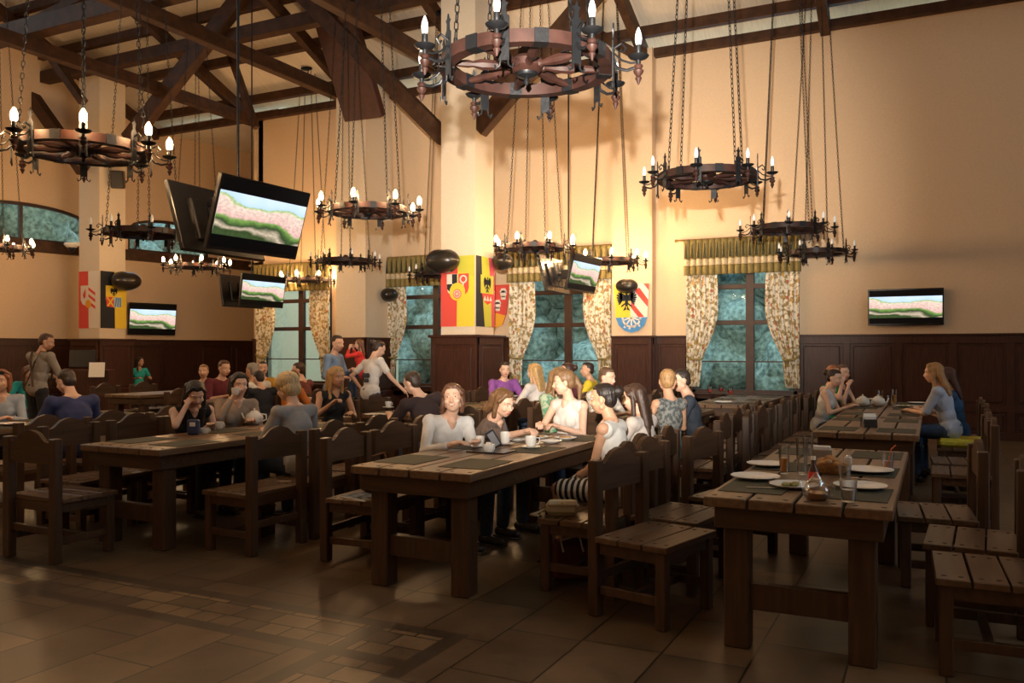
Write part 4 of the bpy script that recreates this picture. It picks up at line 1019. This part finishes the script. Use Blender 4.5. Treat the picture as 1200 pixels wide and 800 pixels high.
# ================================================================ PEOPLE
HAIRC = {}
def hairmat(c):
    k = tuple(c)
    if k not in HAIRC: HAIRC[k] = mat('hair', c, .45, noise=.35, scale=30, bump=.6, stretch=(3, 3, .5))
    return HAIRC[k]
CLOTHC = {}
def clothmat(c, name='cloth'):
    if not isinstance(c, tuple): return c
    if c not in CLOTHC: CLOTHC[c] = mat(name, c, .85, noise=.12, scale=9, bump=.35)
    return CLOTHC[c]
def stripes(name, c1, c2, sc, axis='Z', dist=0):
    m, t, b = newmat(name); N = t.nodes.new; L = t.links.new
    tcn = N('ShaderNodeTexCoord'); wv = N('ShaderNodeTexWave'); wv.bands_direction = axis; wv.inputs['Scale'].default_value = sc; wv.inputs['Distortion'].default_value = dist
    L(tcn.outputs['Object'], wv.inputs[0]); r = N('ShaderNodeValToRGB'); r.color_ramp.interpolation = 'CONSTANT'; e = r.color_ramp.elements
    e[0].color = (*c1, 1); e[1].position = .45; e[1].color = (*c2, 1); L(wv.outputs['Fac'], r.inputs[0]); L(r.outputs[0], b.inputs['Base Color']); b.inputs['Roughness'].default_value = .85
    return m
def printed(name, c1, c2, sc):
    m, t, b = newmat(name); N = t.nodes.new; L = t.links.new
    tcn = N('ShaderNodeTexCoord'); n = N('ShaderNodeTexNoise'); n.inputs['Scale'].default_value = sc; n.inputs['Detail'].default_value = 3; L(tcn.outputs['Object'], n.inputs[0])
    r = N('ShaderNodeValToRGB'); e = r.color_ramp.elements; e[0].position = .44; e[0].color = (*c1, 1); e[1].position = .54; e[1].color = (*c2, 1); L(n.outputs['Fac'], r.inputs[0]); L(r.outputs[0], b.inputs['Base Color']); b.inputs['Roughness'].default_value = .85
    return m
EYEW = mat('eye_white', (.75, .72, .68), .3); EYED = mat('iris_dark', (.03, .018, .012), .2); LIPS = mat('lips', (.45, .13, .10), .45); TEETH = mat('teeth', (.85, .82, .76), .3)
SHOE = mat('shoe_leather', (.03, .022, .018), .4); DENIM = mat('denim', (.045, .075, .14), .85, noise=.3, scale=40); DARKT = mat('dark_trousers', (.018, .017, .02), .85, noise=.2, scale=20)

def remesh(o, vox, it=2, fac=.5):
    md = o.modifiers.new('remesh', 'REMESH'); md.mode = 'VOXEL'; md.voxel_size = vox; md.use_smooth_shade = True
    if it: sm = o.modifiers.new('smooth', 'SMOOTH'); sm.factor = fac; sm.iterations = it
def rigid(o, f=None): return o

def person(label, x, y, face, sit=True, s=1.0, female=False, lean=8, side=0, twist=0, head=(0, 0, 0), hands=((-.16, .40, .80), (.16, .40, .80)), curl=(.35, .35),
           hair=('short', (.05, .03, .02)), shirt=(.5, .5, .5), sleeve=.45, low='pants', lowm=None, skin=None, near=False, z=0, group=None, smile=False, back='', coat=None, knees=None, hold=None, child=False, seat=.452):
    skin = skin or SKIN; lowm = lowm or DENIM
    t = thing('person', label, 'person', (x, y, z), R(face-90), group)
    t.scale = (s, s, s)
    fem = female
    hz = (seat+.085)/s if sit else .93
    up = Matrix.Rotation(R(side), 3, 'Y')@Matrix.Rotation(R(-lean), 3, 'X')
    tw = up@Matrix.Rotation(R(twist), 3, 'Z')
    H = Vector((0, 0, hz))
    def S(px_, py_, pz_, tws=1.0):
        m = up@Matrix.Rotation(R(twist*tws), 3, 'Z'); return H+m@Vector((px_, py_, pz_))
    sw = (.165 if fem else .195); hw = .155 if fem else .15
    neck0 = S(0, -.01, .50); neck1 = S(0, .012, .585)
    HD = tw@Euler((R(head[0]), R(head[1]), R(head[2])), 'XYZ').to_matrix() if False else (Matrix.Rotation(R(twist+head[2]), 3, 'Z')@Matrix.Rotation(R(-head[0]-lean*.35), 3, 'X')@Matrix.Rotation(R(head[1]+side*.5), 3, 'Y'))
    HC = neck1+HD@Vector((0, .022, .085))
    def Hd(a, b_, c): return HC+HD@Vector((a, b_, c))
    vox = .0058 if near else .0105
    # ---- joints
    sh = [S(-sw, -.01, .455), S(sw, -.01, .455)]
    arms = []
    l1, l2 = .275, .245
    for i in (0, 1):
        T = Vector(hands[i]); T.z = T.z/s if T.z > 0 else T.z; d = T-sh[i]; L_ = min(d.length, (l1+l2)*.985); dn = d.normalized(); T = sh[i]+dn*L_
        a = (l1*l1-l2*l2+L_*L_)/(2*L_); h = math.sqrt(max(0, l1*l1-a*a))
        pole = Vector(((-1, 1)[i]*.6, -.35, -.9)); pole = (pole-dn*pole.dot(dn)).normalized()
        arms.append((sh[i], sh[i]+dn*a+pole*h, T))
    if sit:
        kn = knees or ((-.13, .43), (.13, .43))
        legs = []
        for i in (0, 1):
            k = Vector((kn[i][0], kn[i][1], hz-.015)); an = Vector((kn[i][0]*1.05, kn[i][1]-.02, .085)); legs.append((H+Vector(((-1, 1)[i]*.085, .03, -.005)), k, an))
    else:
        legs = [(H+Vector((-.09, 0, -.03)), Vector((-.10, .03, .50)), Vector((-.11, -.02, .085))), (H+Vector((.09, 0, -.03)), Vector((.10, .04, .50)), Vector((.12, .02, .085)))]
    # ---- body, one continuous surface
    b = MB(); rt = tw
    def torso(b, k=0.0, nb=1.0):
        b.ell(S(0, -.005, .02, .2), ((hw+.01)+k, .112+k, .125+k), up)
        b.ell(S(0, 0, .17, .5), ((.118 if fem else .145)+k, .088+k, .16+k), up)
        b.ell(S(0, .0, .33), ((.138 if fem else .165)+k, .100+k, .165+k), tw)
        b.capsule(S(-sw+.035, -.01, .445), S(sw-.035, -.01, .445), .056+k, seg=14)
        zt = .505-k*1.6; b.capsule(S(-sw*.6, -.01, .455), S(0, -.015, zt), .045+k, .05); b.capsule(S(sw*.6, -.01, .455), S(0, -.015, zt), .045+k, .05)
        if fem:
            for q in (-1, 1): b.ell(S(q*.062, .058, .32), (.062+k*.5, .052+k*.5, .066+k*.5), tw)
    torso(b)
    b.capsule(neck0-tw@Vector((0, 0, .03)), neck1, .058 if not fem else .050, .050 if not fem else .042, 14)
    b.capsule(neck1, Hd(0, -.02, -.04), .050 if not fem else .043, .05)
    # head
    b.ell(Hd(0, -.012, .028), (.074, .094, .090), HD, 3); b.ell(Hd(0, .022, -.03), (.062, .066, .080), HD, 3); b.ell(Hd(0, .046, -.082), (.030, .026, .024), HD)
    b.capsule(Hd(-.045, .0, -.055), Hd(0, .052, -.082), .026, .020); b.capsule(Hd(.045, .0, -.055), Hd(0, .052, -.082), .026, .020)
    b.capsule(Hd(0, .078, .012), Hd(0, .096, -.022), .010, .015); b.ell(Hd(0, .088, -.030), (.019, .013, .010), HD)
    for q in (-1, 1):
        b.ell(Hd(q*.040, .060, -.026), (.022, .022, .020), HD); b.ell(Hd(q*.077, -.012, -.008), (.009, .018, .031), HD); b.capsule(Hd(q*.012, .080, .030), Hd(q*.048, .068, .030), .010, .009)
    b.ell(Hd(0, .072, -.056), (.024, .016, .014), HD)
    for i in (0, 1):
        A, E, W_ = arms[i]; q = (-1, 1)[i]; f_ = .88 if fem else 1.0
        b.ell(A, (.058*f_, .058*f_, .058*f_)); b.capsule(A, E, .050*f_, .038*f_, 12); b.capsule(E, W_, .040*f_, .025*f_, 12)
        # hand
        fd = (W_-E).normalized(); 
        nrm = Vector((0, 0, -1)); nrm = nrm-fd*nrm.dot(fd)
        if nrm.length < .35: nrm = Vector((0, 1, 0))-fd*fd.y
        nrm.normalize(); sd = fd.cross(nrm)*q; c_ = curl[i]
        pal = W_+fd*.045
        HM = Matrix((sd, fd, nrm)).transposed()
        b.ell(pal, (.040, .052, .017), HM); b.capsule(W_-fd*.01, pal, .024, .026)
        for j in range(4):
            off = (j-1.5)*.0195; ln = (.066, .076, .072, .056)[j]
            r0 = pal+sd*-off+fd*.036; a1 = c_*.9; a2 = c_*2.0; a3 = c_*2.9
            p1 = r0+(fd*math.cos(a1)+nrm*math.sin(a1))*ln*.45; p2 = p1+(fd*math.cos(a2)+nrm*math.sin(a2))*ln*.32; p3 = p2+(fd*math.cos(a3)+nrm*math.sin(a3))*ln*.23
            b.capsule(r0, p1, .0095, .0088, 8); b.capsule(p1, p2, .0088, .008, 8); b.capsule(p2, p3, .008, .007, 8)
        r0 = pal+sd*.028-fd*.025; p1 = r0+(fd*.55+sd*.75+nrm*.25).normalized()*.038; p2 = p1+(fd*.9+sd*.2+nrm*(.2+c_)).normalized()*.032
        b.capsule(r0, p1, .013, .0105, 8); b.capsule(p1, p2, .0105, .0085, 8)
    for i in (0, 1):
        A, K, N_ = legs[i]
        b.capsule(A, K, .078, .056, 12); b.ell(K, (.054, .056, .056)); b.capsule(K, K+(N_-K)*.35+Vector((0, -.012, 0)), .052, .052, 12); b.capsule(K+(N_-K)*.35+Vector((0, -.012, 0)), N_, .052, .036, 12)
        b.capsule(N_+Vector((0, -.025, -.038)), N_+Vector((0, .13, -.052)), .036, .028, 10)
    if fem and sleeve < .95: b.capsule(S(0, .078, .375), S(0, .042, .475), .012, .046, 12)
    b.capsule(neck0-tw@Vector((0, .0, .0)), neck1, (.060 if fem else .068), .046, 14)
    o = b.obj('body', skin, t, 180); remesh(o, vox, 2)
    # ---- clothing
    smat = clothmat(shirt)
    b = MB(); torso(b, .013)
    if sleeve > .01:
        for i in (0, 1):
            A, E, W_ = arms[i]; f_ = .9 if fem else 1.0
            b.ell(A, (.070*f_,)*3)
            if sleeve <= .5: b.capsule(A, A+(E-A)*(sleeve*2), .064*f_, .060*f_, 12)
            else: b.capsule(A, E, .064*f_, .052*f_, 12); b.capsule(E, E+(W_-E)*((sleeve-.5)*2*.9), .053*f_, .040*f_, 12)
    if low == 'dress':
        for i in (0, 1): A, K, N_ = legs[i]; b.capsule(A, A+(K-A)*.85, .10, .085, 12)
        b.capsule(legs[0][0]+(legs[0][1]-legs[0][0])*.7, legs[1][0]+(legs[1][1]-legs[1][0])*.7, .075)
    else: b.ell(S(0, 0, -.01, .1), (hw+.022, .125, .09), up)
    o = b.obj('shirt' if low != 'dress' else 'dress', smat, t, 180); remesh(o, max(vox, .008), 3)
    if low in ('pants', 'shorts', 'skirt'):
        b = MB(); b.ell(H+up@Vector((0, -.005, .03)), (hw+.016, .124, .11), up)
        for i in (0, 1):
            A, K, N_ = legs[i]
            if low == 'pants': b.ell(A, (.095, .095, .095)); b.capsule(A, K, .092, .070, 12); b.capsule(K, N_+Vector((0, 0, .03)), .069, .056, 12)
            elif low == 'shorts': b.capsule(A, A+(K-A)*.8, .094, .085, 12)
            else: b.capsule(A, A+(K-A)*.88, .098, .084, 12)
        if low == 'skirt': b.capsule(legs[0][0]+(legs[0][1]-legs[0][0])*.65, legs[1][0]+(legs[1][1]-legs[1][0])*.65, .078); b.capsule(legs[0][0], legs[1][0], .09)
        o = b.obj({'pants': 'trousers', 'shorts': 'shorts', 'skirt': 'skirt'}[low], lowm, t, 180); remesh(o, max(vox, .009), 3)
    for i in (0, 1):
        N_ = legs[i][2]; b = MB(); b.capsule(N_+Vector((0, -.035, -.040)), N_+Vector((0, .14, -.050)), .042, .036, 12); b.box(N_+Vector((0, .05, -.078)), (.075, .26, .014), bev=.005); b.obj('shoe', SHOE, t)
    # ---- face
    if not back:
        for q in (-1, 1):
            b = MB(); b.ell(Hd(q*.031, .0735, .010), (.0115, .0075, .0050), HD); e_ = b.obj('eye', EYEW, t)
            b = MB(); b.ell(Hd(q*.031, .0795, .010), (.0056, .0032, .0050), HD); b.obj('iris', EYED, e_)
            b = MB(); b.capsule(Hd(q*.016, .0865, .034), Hd(q*.046, .0745, .032), .0026, .0018, 6); b.obj('eyebrow', hairmat(tuple(c*.6 for c in hair[1])), t)
        b = MB()
        if smile:
            for q in (-1, 1): b.capsule(Hd(0, .0885, -.060), Hd(q*.027, .076, -.050), .0055, .003, 6)
            for q in (-1, 1): b.capsule(Hd(0, .0865, -.053), Hd(q*.026, .076, -.049), .0035, .0025, 6)
            mo = b.obj('mouth', LIPS, t); b = MB(); b.ell(Hd(0, .0880, -.0550), (.019, .0065, .0048), HD); b.obj('teeth', TEETH, mo)
        else:
            b.capsule(Hd(-.021, .080, -.057), Hd(0, .0895, -.0545), .0035, .0045, 6); b.capsule(Hd(.021, .080, -.057), Hd(0, .0895, -.0545), .0035, .0045, 6); b.capsule(Hd(-.014, .083, -.0615), Hd(.014, .083, -.0615), .005, seg=6); b.obj('mouth', LIPS, t)
    # ---- hair
    st, hc = hair; hm = hairmat(hc); b = MB()
    if st == 'bald':
        b.lathe([(.079, -.03), (.086, .0), (.084, .03), (.079, .03), (.078, -.03)], Hd(0, -.018, .0), 18, close=False, rot=HD)
    else:
        kf = -.003 if st in ('short', 'buzz', 'bun') else .001
        b.ell(Hd(0, -.024, .038), (.081+kf, .093+kf, .086+kf), HD, 3); b.ell(Hd(0, .004, .082), (.062+kf, .066+kf, .040+kf), HD, 3)
        b.ell(Hd(0, -.052, -.006), (.070+kf, .060+kf, .068), HD, 3)
        if st == 'puffy': b.ell(Hd(0, -.02, .05), (.100, .112, .095), HD, 3); b.ell(Hd(0, -.05, -.02), (.090, .075, .075), HD, 3)
        if st in ('bob', 'long', 'verylong'):
            ln = {'bob': .11, 'long': .24, 'verylong': .36}[st]
            for q in (-1, 1):
                p0 = Hd(q*.062, -.010, .045); p1 = Hd(q*.078, -.006, -.05); p2 = p1+Vector((0, -.012, -ln*.5)); p3 = p1+Vector((-q*.01, -.02, -ln))
                b.capsule(p0, p1, .027, .023); b.capsule(p1, p2, .024, .022)
                if st != 'bob': b.capsule(p2, p3, .030, .016)
                b.capsule(Hd(q*.028, .045, .098), Hd(q*.076, .022, .035), .018, .018)
            for q in (-1, -.33, .33, 1):
                p1 = Hd(q*.055, -.075, -.03); p2 = p1+tw@Vector((0, -.03, -ln*.6)); p3 = p1+tw@Vector((0, -.045, -ln))
                b.capsule(Hd(q*.05, -.07, .04), p1, .045, .042); b.capsule(p1, p2, .042, .036)
                if st != 'bob': b.capsule(p2, p3, .036, .018)
        if st == 'bun': b.ell(Hd(0, -.125, .045), (.046, .042, .046), HD)
        if st == 'ponytail': b.capsule(Hd(0, -.11, .03), Hd(0, -.145, -.06), .030, .034); b.capsule(Hd(0, -.145, -.06), Hd(0, -.12, -.20), .033, .012)
    o = b.obj('hair', hm, t, 180); remesh(o, max(vox, .007), 3, .5)
    md = o.modifiers.new('strands', 'DISPLACE'); md.texture = HTX; md.strength = .005; md.mid_level = .5
    # ---- extras
    if back == 'suspenders' or coat == 'suspenders':
        b = MB()
        for q in (-1, 1):
            pts = [S(q*.10, .115, .08), S(q*.10, .130, .30), S(q*.095, .07, .525), S(q*.085, -.08, .52), S(q*.05, -.118, .38), S(0, -.112, .24), S(-q*.08, -.128, .02)]
            for a_, c_ in zip(pts, pts[1:]): b.beam(a_, c_, .03, .008)
        b.obj('suspenders', mat('brown_braces', (.10, .05, .03), .7), t)
    return t, dict(HC=HC, HD=HD, S=S, arms=arms)
HTX = bpy.data.textures.new('hair_strands', 'CLOUDS'); HTX.noise_scale = .03

TRAY = .80
# --- coffee table in the middle
person('smiling brown-haired woman in a white shirt, arms folded on the coffee table', -3.50, 5.70, -8, female=True, s=.96, lean=22, side=6, twist=-28, head=(-12, 0, -30), hands=((.10, .48, .80), (.30, .40, .81)), hair=('bob', (.12, .05, .025)), shirt=(.74, .71, .68), sleeve=.92, near=True, smile=True)
person('brown-haired woman in grey tee reaching across the coffee table', -3.48, 6.28, -10, female=True, s=.98, lean=34, side=10, twist=26, head=(8, 0, -34), hands=((-.05, .40, .80), (.42, 1.0, .90)), curl=(.35, .9), hair=('bob', (.15, .075, .032)), shirt=(.16, .12, .105), sleeve=.45, near=True)
person('blonde woman with ponytail in a white sleeveless top at the table end', -3.02, 7.28, 262, female=True, s=1.0, lean=4, twist=-8, head=(6, 0, -46), hands=((-.10, .36, .82), (.10, .36, .83)), curl=(.7, .7), hair=('ponytail', (.20, .11, .05)), shirt=(.76, .72, .68), sleeve=0, near=True)
STRP = stripes('black_white_stripes', (.72, .70, .66), (.02, .02, .022), 7, 'Y')
person('dark-haired woman with a bun in a white vest and striped skirt, in profile', -1.96, 5.60, 178, female=True, s=.94, lean=8, twist=0, head=(4, 0, 4), hands=((.05, .30, .62), (.16, .34, .62)), hair=('bun', (.018, .012, .010)), shirt=(.76, .74, .70), sleeve=.001, low='skirt', lowm=STRP, near=True, skin=SKINB, smile=True)
person('woman with long brown hair down her back, next to the striped skirt', -1.98, 6.28, 170, female=True, s=.90, lean=6, head=(10, 0, 14), hands=((-.08, .36, .80), (.12, .36, .80)), hair=('verylong', (.055, .028, .018)), shirt=(.62, .55, .50), sleeve=.4, near=True)
# --- second row behind the coffee table
person('man in a pale printed shirt with cropped hair, facing to the side', -3.42, 9.0, -12, lean=10, s=1.0, head=(8, 0, 0), hair=('short', (.12, .065, .035)), shirt=printed('pale_print', (.66, .60, .52), (.42, .38, .33), 26), sleeve=.5, near=False)
person('woman in green dress mostly hidden behind the blonde in white', -3.62, 8.25, -20, female=True, lean=6, head=(5, 0, 0), hair=('long', (.22, .12, .05)), shirt=printed('green_floral', (.10, .32, .18), (.45, .50, .35), 22), sleeve=.4, low='dress')
person('short-haired blonde woman in a grey floral sleeveless top, seen from behind', -2.24, 7.86, 150, female=True, s=1.0, lean=2, head=(0, 0, -45), hair=('short', (.42, .24, .10)), shirt=printed('grey_floral', (.26, .27, .26), (.10, .11, .11), 30), sleeve=.001, low='pants', lowm=DARKT, hands=((-.15, .33, .80), (.15, .30, .80)), skin=SKINB)
person('man in a dark navy shirt leaning close to the blonde woman', -2.17, 8.62, 195, s=1.0, lean=12, head=(8, 0, 22), hair=('short', (.035, .022, .016)), shirt=(.035, .045, .065), sleeve=.5, lowm=DARKT)
# --- table of the cup-drinking woman
person('black-haired woman in a black sleeveless top, head resting on her hand', -6.25, 5.72, -5, female=True, s=.97, lean=24, side=8, twist=-18, head=(24, 0, -8), hands=((.0, .40, .80), (.20, .30, 1.02)), curl=(.35, 1.0), hair=('long', (.012, .010, .010)), shirt=(.012, .012, .014), sleeve=.001, near=True, lowm=DARKT)
pi, inf = person('dark-haired woman in beige drinking from a white cup', -6.28, 6.34, -18, female=True, s=.97, lean=14, head=(4, 0, 0), twist=-12, hands=((-.05, .36, .80), (.13, .28, 1.05)), curl=(.35, .8), hair=('bob', (.022, .014, .012)), shirt=(.36, .27, .20), sleeve=.92, near=True)
person('woman with short pale blonde hair in a grey tee, back turned', -4.76, 5.60, 165, female=True, s=1.0, lean=14, head=(14, 0, 10), hands=((-.10, .40, .80), (.14, .40, .80)), hair=('puffy', (.62, .46, .24)), shirt=(.36, .35, .34), sleeve=.45, near=True, lowm=mat('dark_denim', (.02, .03, .055), .85))
# --- leaning man and blonde
person('blonde woman with very long hair, in a black top, turned to the side', -6.12, 7.72, -25, female=True, s=1.0, lean=6, head=(6, 0, 6), hands=((-.05, .36, .80), (.18, .36, .92)), curl=(.35, .8), hair=('verylong', (.55, .34, .13)), shirt=(.02, .02, .022), sleeve=.001, skin=SKINB, lowm=DARKT)
person('man in a dark tee leaning over the table with both forearms down', -4.62, 7.55, 158, s=1.04, lean=26, side=-8, head=(10, 0, 14), hands=((-.20, .56, .80), (.15, .60, .80)), hair=('short', (.05, .028, .018)), shirt=(.040, .022, .022), sleeve=.45, near=False)
# --- standing people
person('man in a pale blue shirt standing before the window, holding a child', -7.65, 9.65, 15, sit=False, s=1.0, lean=4, head=(8, 0, -20), hands=((.02, .30, 1.22), (.22, .26, 1.12)), curl=(.9, .9), hair=('short', (.045, .028, .02)), shirt=(.20, .32, .52), sleeve=.9, lowm=DENIM)
person('small girl in a bright red top held by the standing man in pale blue', -7.30, 9.84, 200, sit=True, s=.62, female=True, lean=0, head=(0, 0, 15), hands=((-.12, .22, .75), (.16, .22, .75)), hair=('long', (.17, .07, .03)), shirt=(.80, .05, .04), sleeve=.9, z=.78, knees=((-.15, .2), (.15, .2)), seat=.30, child=True)
pb, ib = person('standing woman in a white tee with butterfly print, back turned', -6.92, 9.55, 75, sit=False, female=True, s=.97, lean=12, side=-6, head=(25, 0, -20), hands=((-.32, .10, .95), (.40, .32, .90)), hair=('bun', (.035, .02, .014)), shirt=(.74, .70, .66), sleeve=.3, lowm=DENIM)
b = MB(); S_ = ib['S']; c0 = S_(.03, -.128, .20)
for q in (-1, 1):
    b.ell(c0+Vector((q*.045, 0, .035)), (.045, .012, .040)); b.ell(c0+Vector((q*.035, 0, -.035)), (.032, .012, .030))
b.capsule(c0-Vector((0, 0, .06)), c0+Vector((0, 0, .06)), .009); b.obj('butterfly_print', mat('print_grey', (.06, .06, .065), .8), pb)
person('waiter in a grey shirt with brown suspenders, standing with back turned', -11.35, 7.75, 92, sit=False, s=1.02, lean=8, head=(14, 0, -50), hands=((-.06, .36, 1.10), (.16, .36, 1.12)), hair=('short', (.10, .05, .03)), shirt=(.34, .30, .25), sleeve=.9, lowm=DARKT, coat='suspenders', skin=SKINB)
# --- table of the red-haired woman
pr, ir = person('red-haired woman in pale blue with sunglasses pushed up on her hair', -8.88, 5.66, -30, female=True, s=.98, lean=10, head=(4, 0, -18), hands=((-.06, .40, .80), (.20, .36, .86)), hair=('bob', (.26, .085, .035)), shirt=(.38, .45, .56), sleeve=.92)
b = MB(); HC, HD = ir['HC'], ir['HD']
for q in (-1, 1): b.ell(HC+HD@Vector((q*.034, .072, .098)), (.028, .012, .020), HD); b.capsule(HC+HD@Vector((q*.06, .06, .098)), HC+HD@Vector((q*.085, -.03, .06)), .004)
b.obj('sunglasses', BLACKP, pr)
person('broad-backed man in a dark blue tee, seen from behind', -7.50, 5.55, 170, s=1.03, lean=16, head=(16, 0, 12), hands=((-.16, .42, .80), (.16, .42, .80)), hair=('short', (.05, .03, .02)), shirt=(.035, .045, .13), sleeve=.48, back='')
person('person in turquoise partly hidden between the red-haired woman and the waiter', -12.75, 8.55, -30, female=True, s=.96, lean=14, head=(20, 0, 20), hair=('long', (.12, .05, .03)), shirt=(.03, .42, .42), sleeve=.45)
person('person in turquoise sitting just past the far column base', -18.25, 15.2, -20, female=True, s=1.0, lean=6, head=(0, 0, 30), hair=('long', (.05, .03, .02)), shirt=(.03, .46, .42), sleeve=.3, skin=SKINB)
# --- far corner group
person('man in a burgundy tee in the far corner group, facing to the side', -9.95, 9.75, -10, s=1.05, lean=12, head=(6, 0, 0), hair=('short', (.12, .05, .025)), shirt=(.13, .018, .028), sleeve=.45)
person('boy in dark clothes with light brown hair behind the burgundy man', -10.45, 9.95, -40, s=.93, lean=2, head=(0, 0, -20), hair=('short', (.30, .14, .05)), shirt=(.02, .035, .04), sleeve=.9)
person('dark-haired person in mustard yellow raising a hand to the mouth', -9.98, 10.75, -35, female=True, s=1.0, lean=6, head=(0, 0, -10), hands=((-.1, .36, .80), (.08, .26, 1.12)), curl=(.4, 1.0), hair=('short', (.03, .02, .015)), shirt=(.52, .28, .03), sleeve=.9)
person('grey-haired person in a white tee, back turned, far corner group', -8.72, 9.28, 165, s=1.0, lean=6, head=(4, 0, 10), hair=('short', (.30, .26, .22)), shirt=(.66, .62, .56), sleeve=.45, skin=SKINB)
person('man with brown hair facing sideways at the end of the far corner group', -8.42, 10.0, 190, s=1.0, lean=8, head=(4, 0, 18), hair=('short', (.07, .035, .02)), shirt=(.17, .05, .045), sleeve=.45)
person('person in a black top, back turned, before the far corner group', -8.15, 8.85, 160, s=.9, lean=16, head=(10, 0, 10), hair=('short', (.03, .02, .015)), shirt=(.015, .015, .018), sleeve=.45)
person('person in a bright orange top behind the standing man in pale blue', -7.95, 9.05, 100, female=True, s=.9, lean=16, head=(12, 0, 20), hair=('long', (.16, .07, .03)), shirt=(.72, .22, .04), sleeve=.5)
# --- window table behind the middle column
person('man in a purple shirt at the window table, facing the camera', -6.02, 11.75, -35, s=1.0, lean=8, head=(4, 0, -20), hair=('short', (.04, .025, .02)), shirt=(.28, .09, .36), sleeve=.5)
person('blonde woman in white with a grey scarf, back turned, at the window table', -4.82, 10.55, 160, female=True, s=1.0, lean=8, head=(0, 0, 10), hair=('long', (.52, .32, .13)), shirt=(.68, .62, .58), sleeve=.5)
person('dark-haired woman in pink between the yellow shirt and the blonde', -4.62, 11.25, 185, female=True, s=1.0, lean=6, head=(0, 0, 20), hair=('bun', (.05, .02, .015)), shirt=(.62, .18, .20), sleeve=.3, skin=SKINB)
person('dark-haired man in a bright yellow shirt by the window', -4.58, 11.95, 190, s=1.0, lean=6, head=(0, 0, 25), hair=('short', (.03, .02, .016)), shirt=(.75, .55, .03), sleeve=.5, skin=SKINB)
# --- far table below the wall television
person('small dark-haired woman in a white top, bare shoulders, seen from behind', -1.30, 11.35, -5, female=True, s=.95, lean=14, head=(8, 0, -10), hands=((-.05, .38, .80), (.14, .38, .80)), hair=('bun', (.03, .015, .012)), shirt=(.66, .66, .66), sleeve=.001)
person('red-haired woman in green drinking, behind the woman in the white top', -1.30, 12.0, -20, female=True, s=.98, lean=8, head=(0, 0, -25), hands=((-.05, .38, .80), (.10, .28, 1.08)), curl=(.4, .9), hair=('short', (.34, .11, .04)), shirt=(.03, .36, .10), sleeve=.001)
person('pale-faced woman with hand at her chin, farthest at the teapot table', -1.22, 12.5, -30, female=True, s=.98, lean=8, head=(0, 0, -10), hands=((-.05, .38, .80), (.08, .26, 1.02)), curl=(.4, 1.0), hair=('short', (.14, .06, .035)), shirt=(.10, .05, .05), sleeve=.001)
person('woman with long light brown hair in a pale tee on the mustard cushion', .16, 10.5, 165, female=True, s=.97, lean=14, head=(0, 0, 8), hands=((-.05, .42, .82), (.12, .42, .80)), hair=('long', (.40, .22, .09)), shirt=(.42, .46, .56), sleeve=.45, seat=.53)
person('dark-haired woman in dark blue beside the long-haired woman in pale tee', .26, 11.2, 170, female=True, s=.98, lean=10, head=(0, 0, 5), hair=('long', (.06, .025, .02)), shirt=(.02, .07, .16), sleeve=.45)
# the cup held by the drinking woman and the glass handed across
W_ = pi.matrix_basis@(Vector(inf['arms'][1][2])+Vector((.0, .05, .03)))
mug(W_.x, W_.y, 'white cup held to the lips of the woman in beige', saucer=False, z=W_.z-.01)
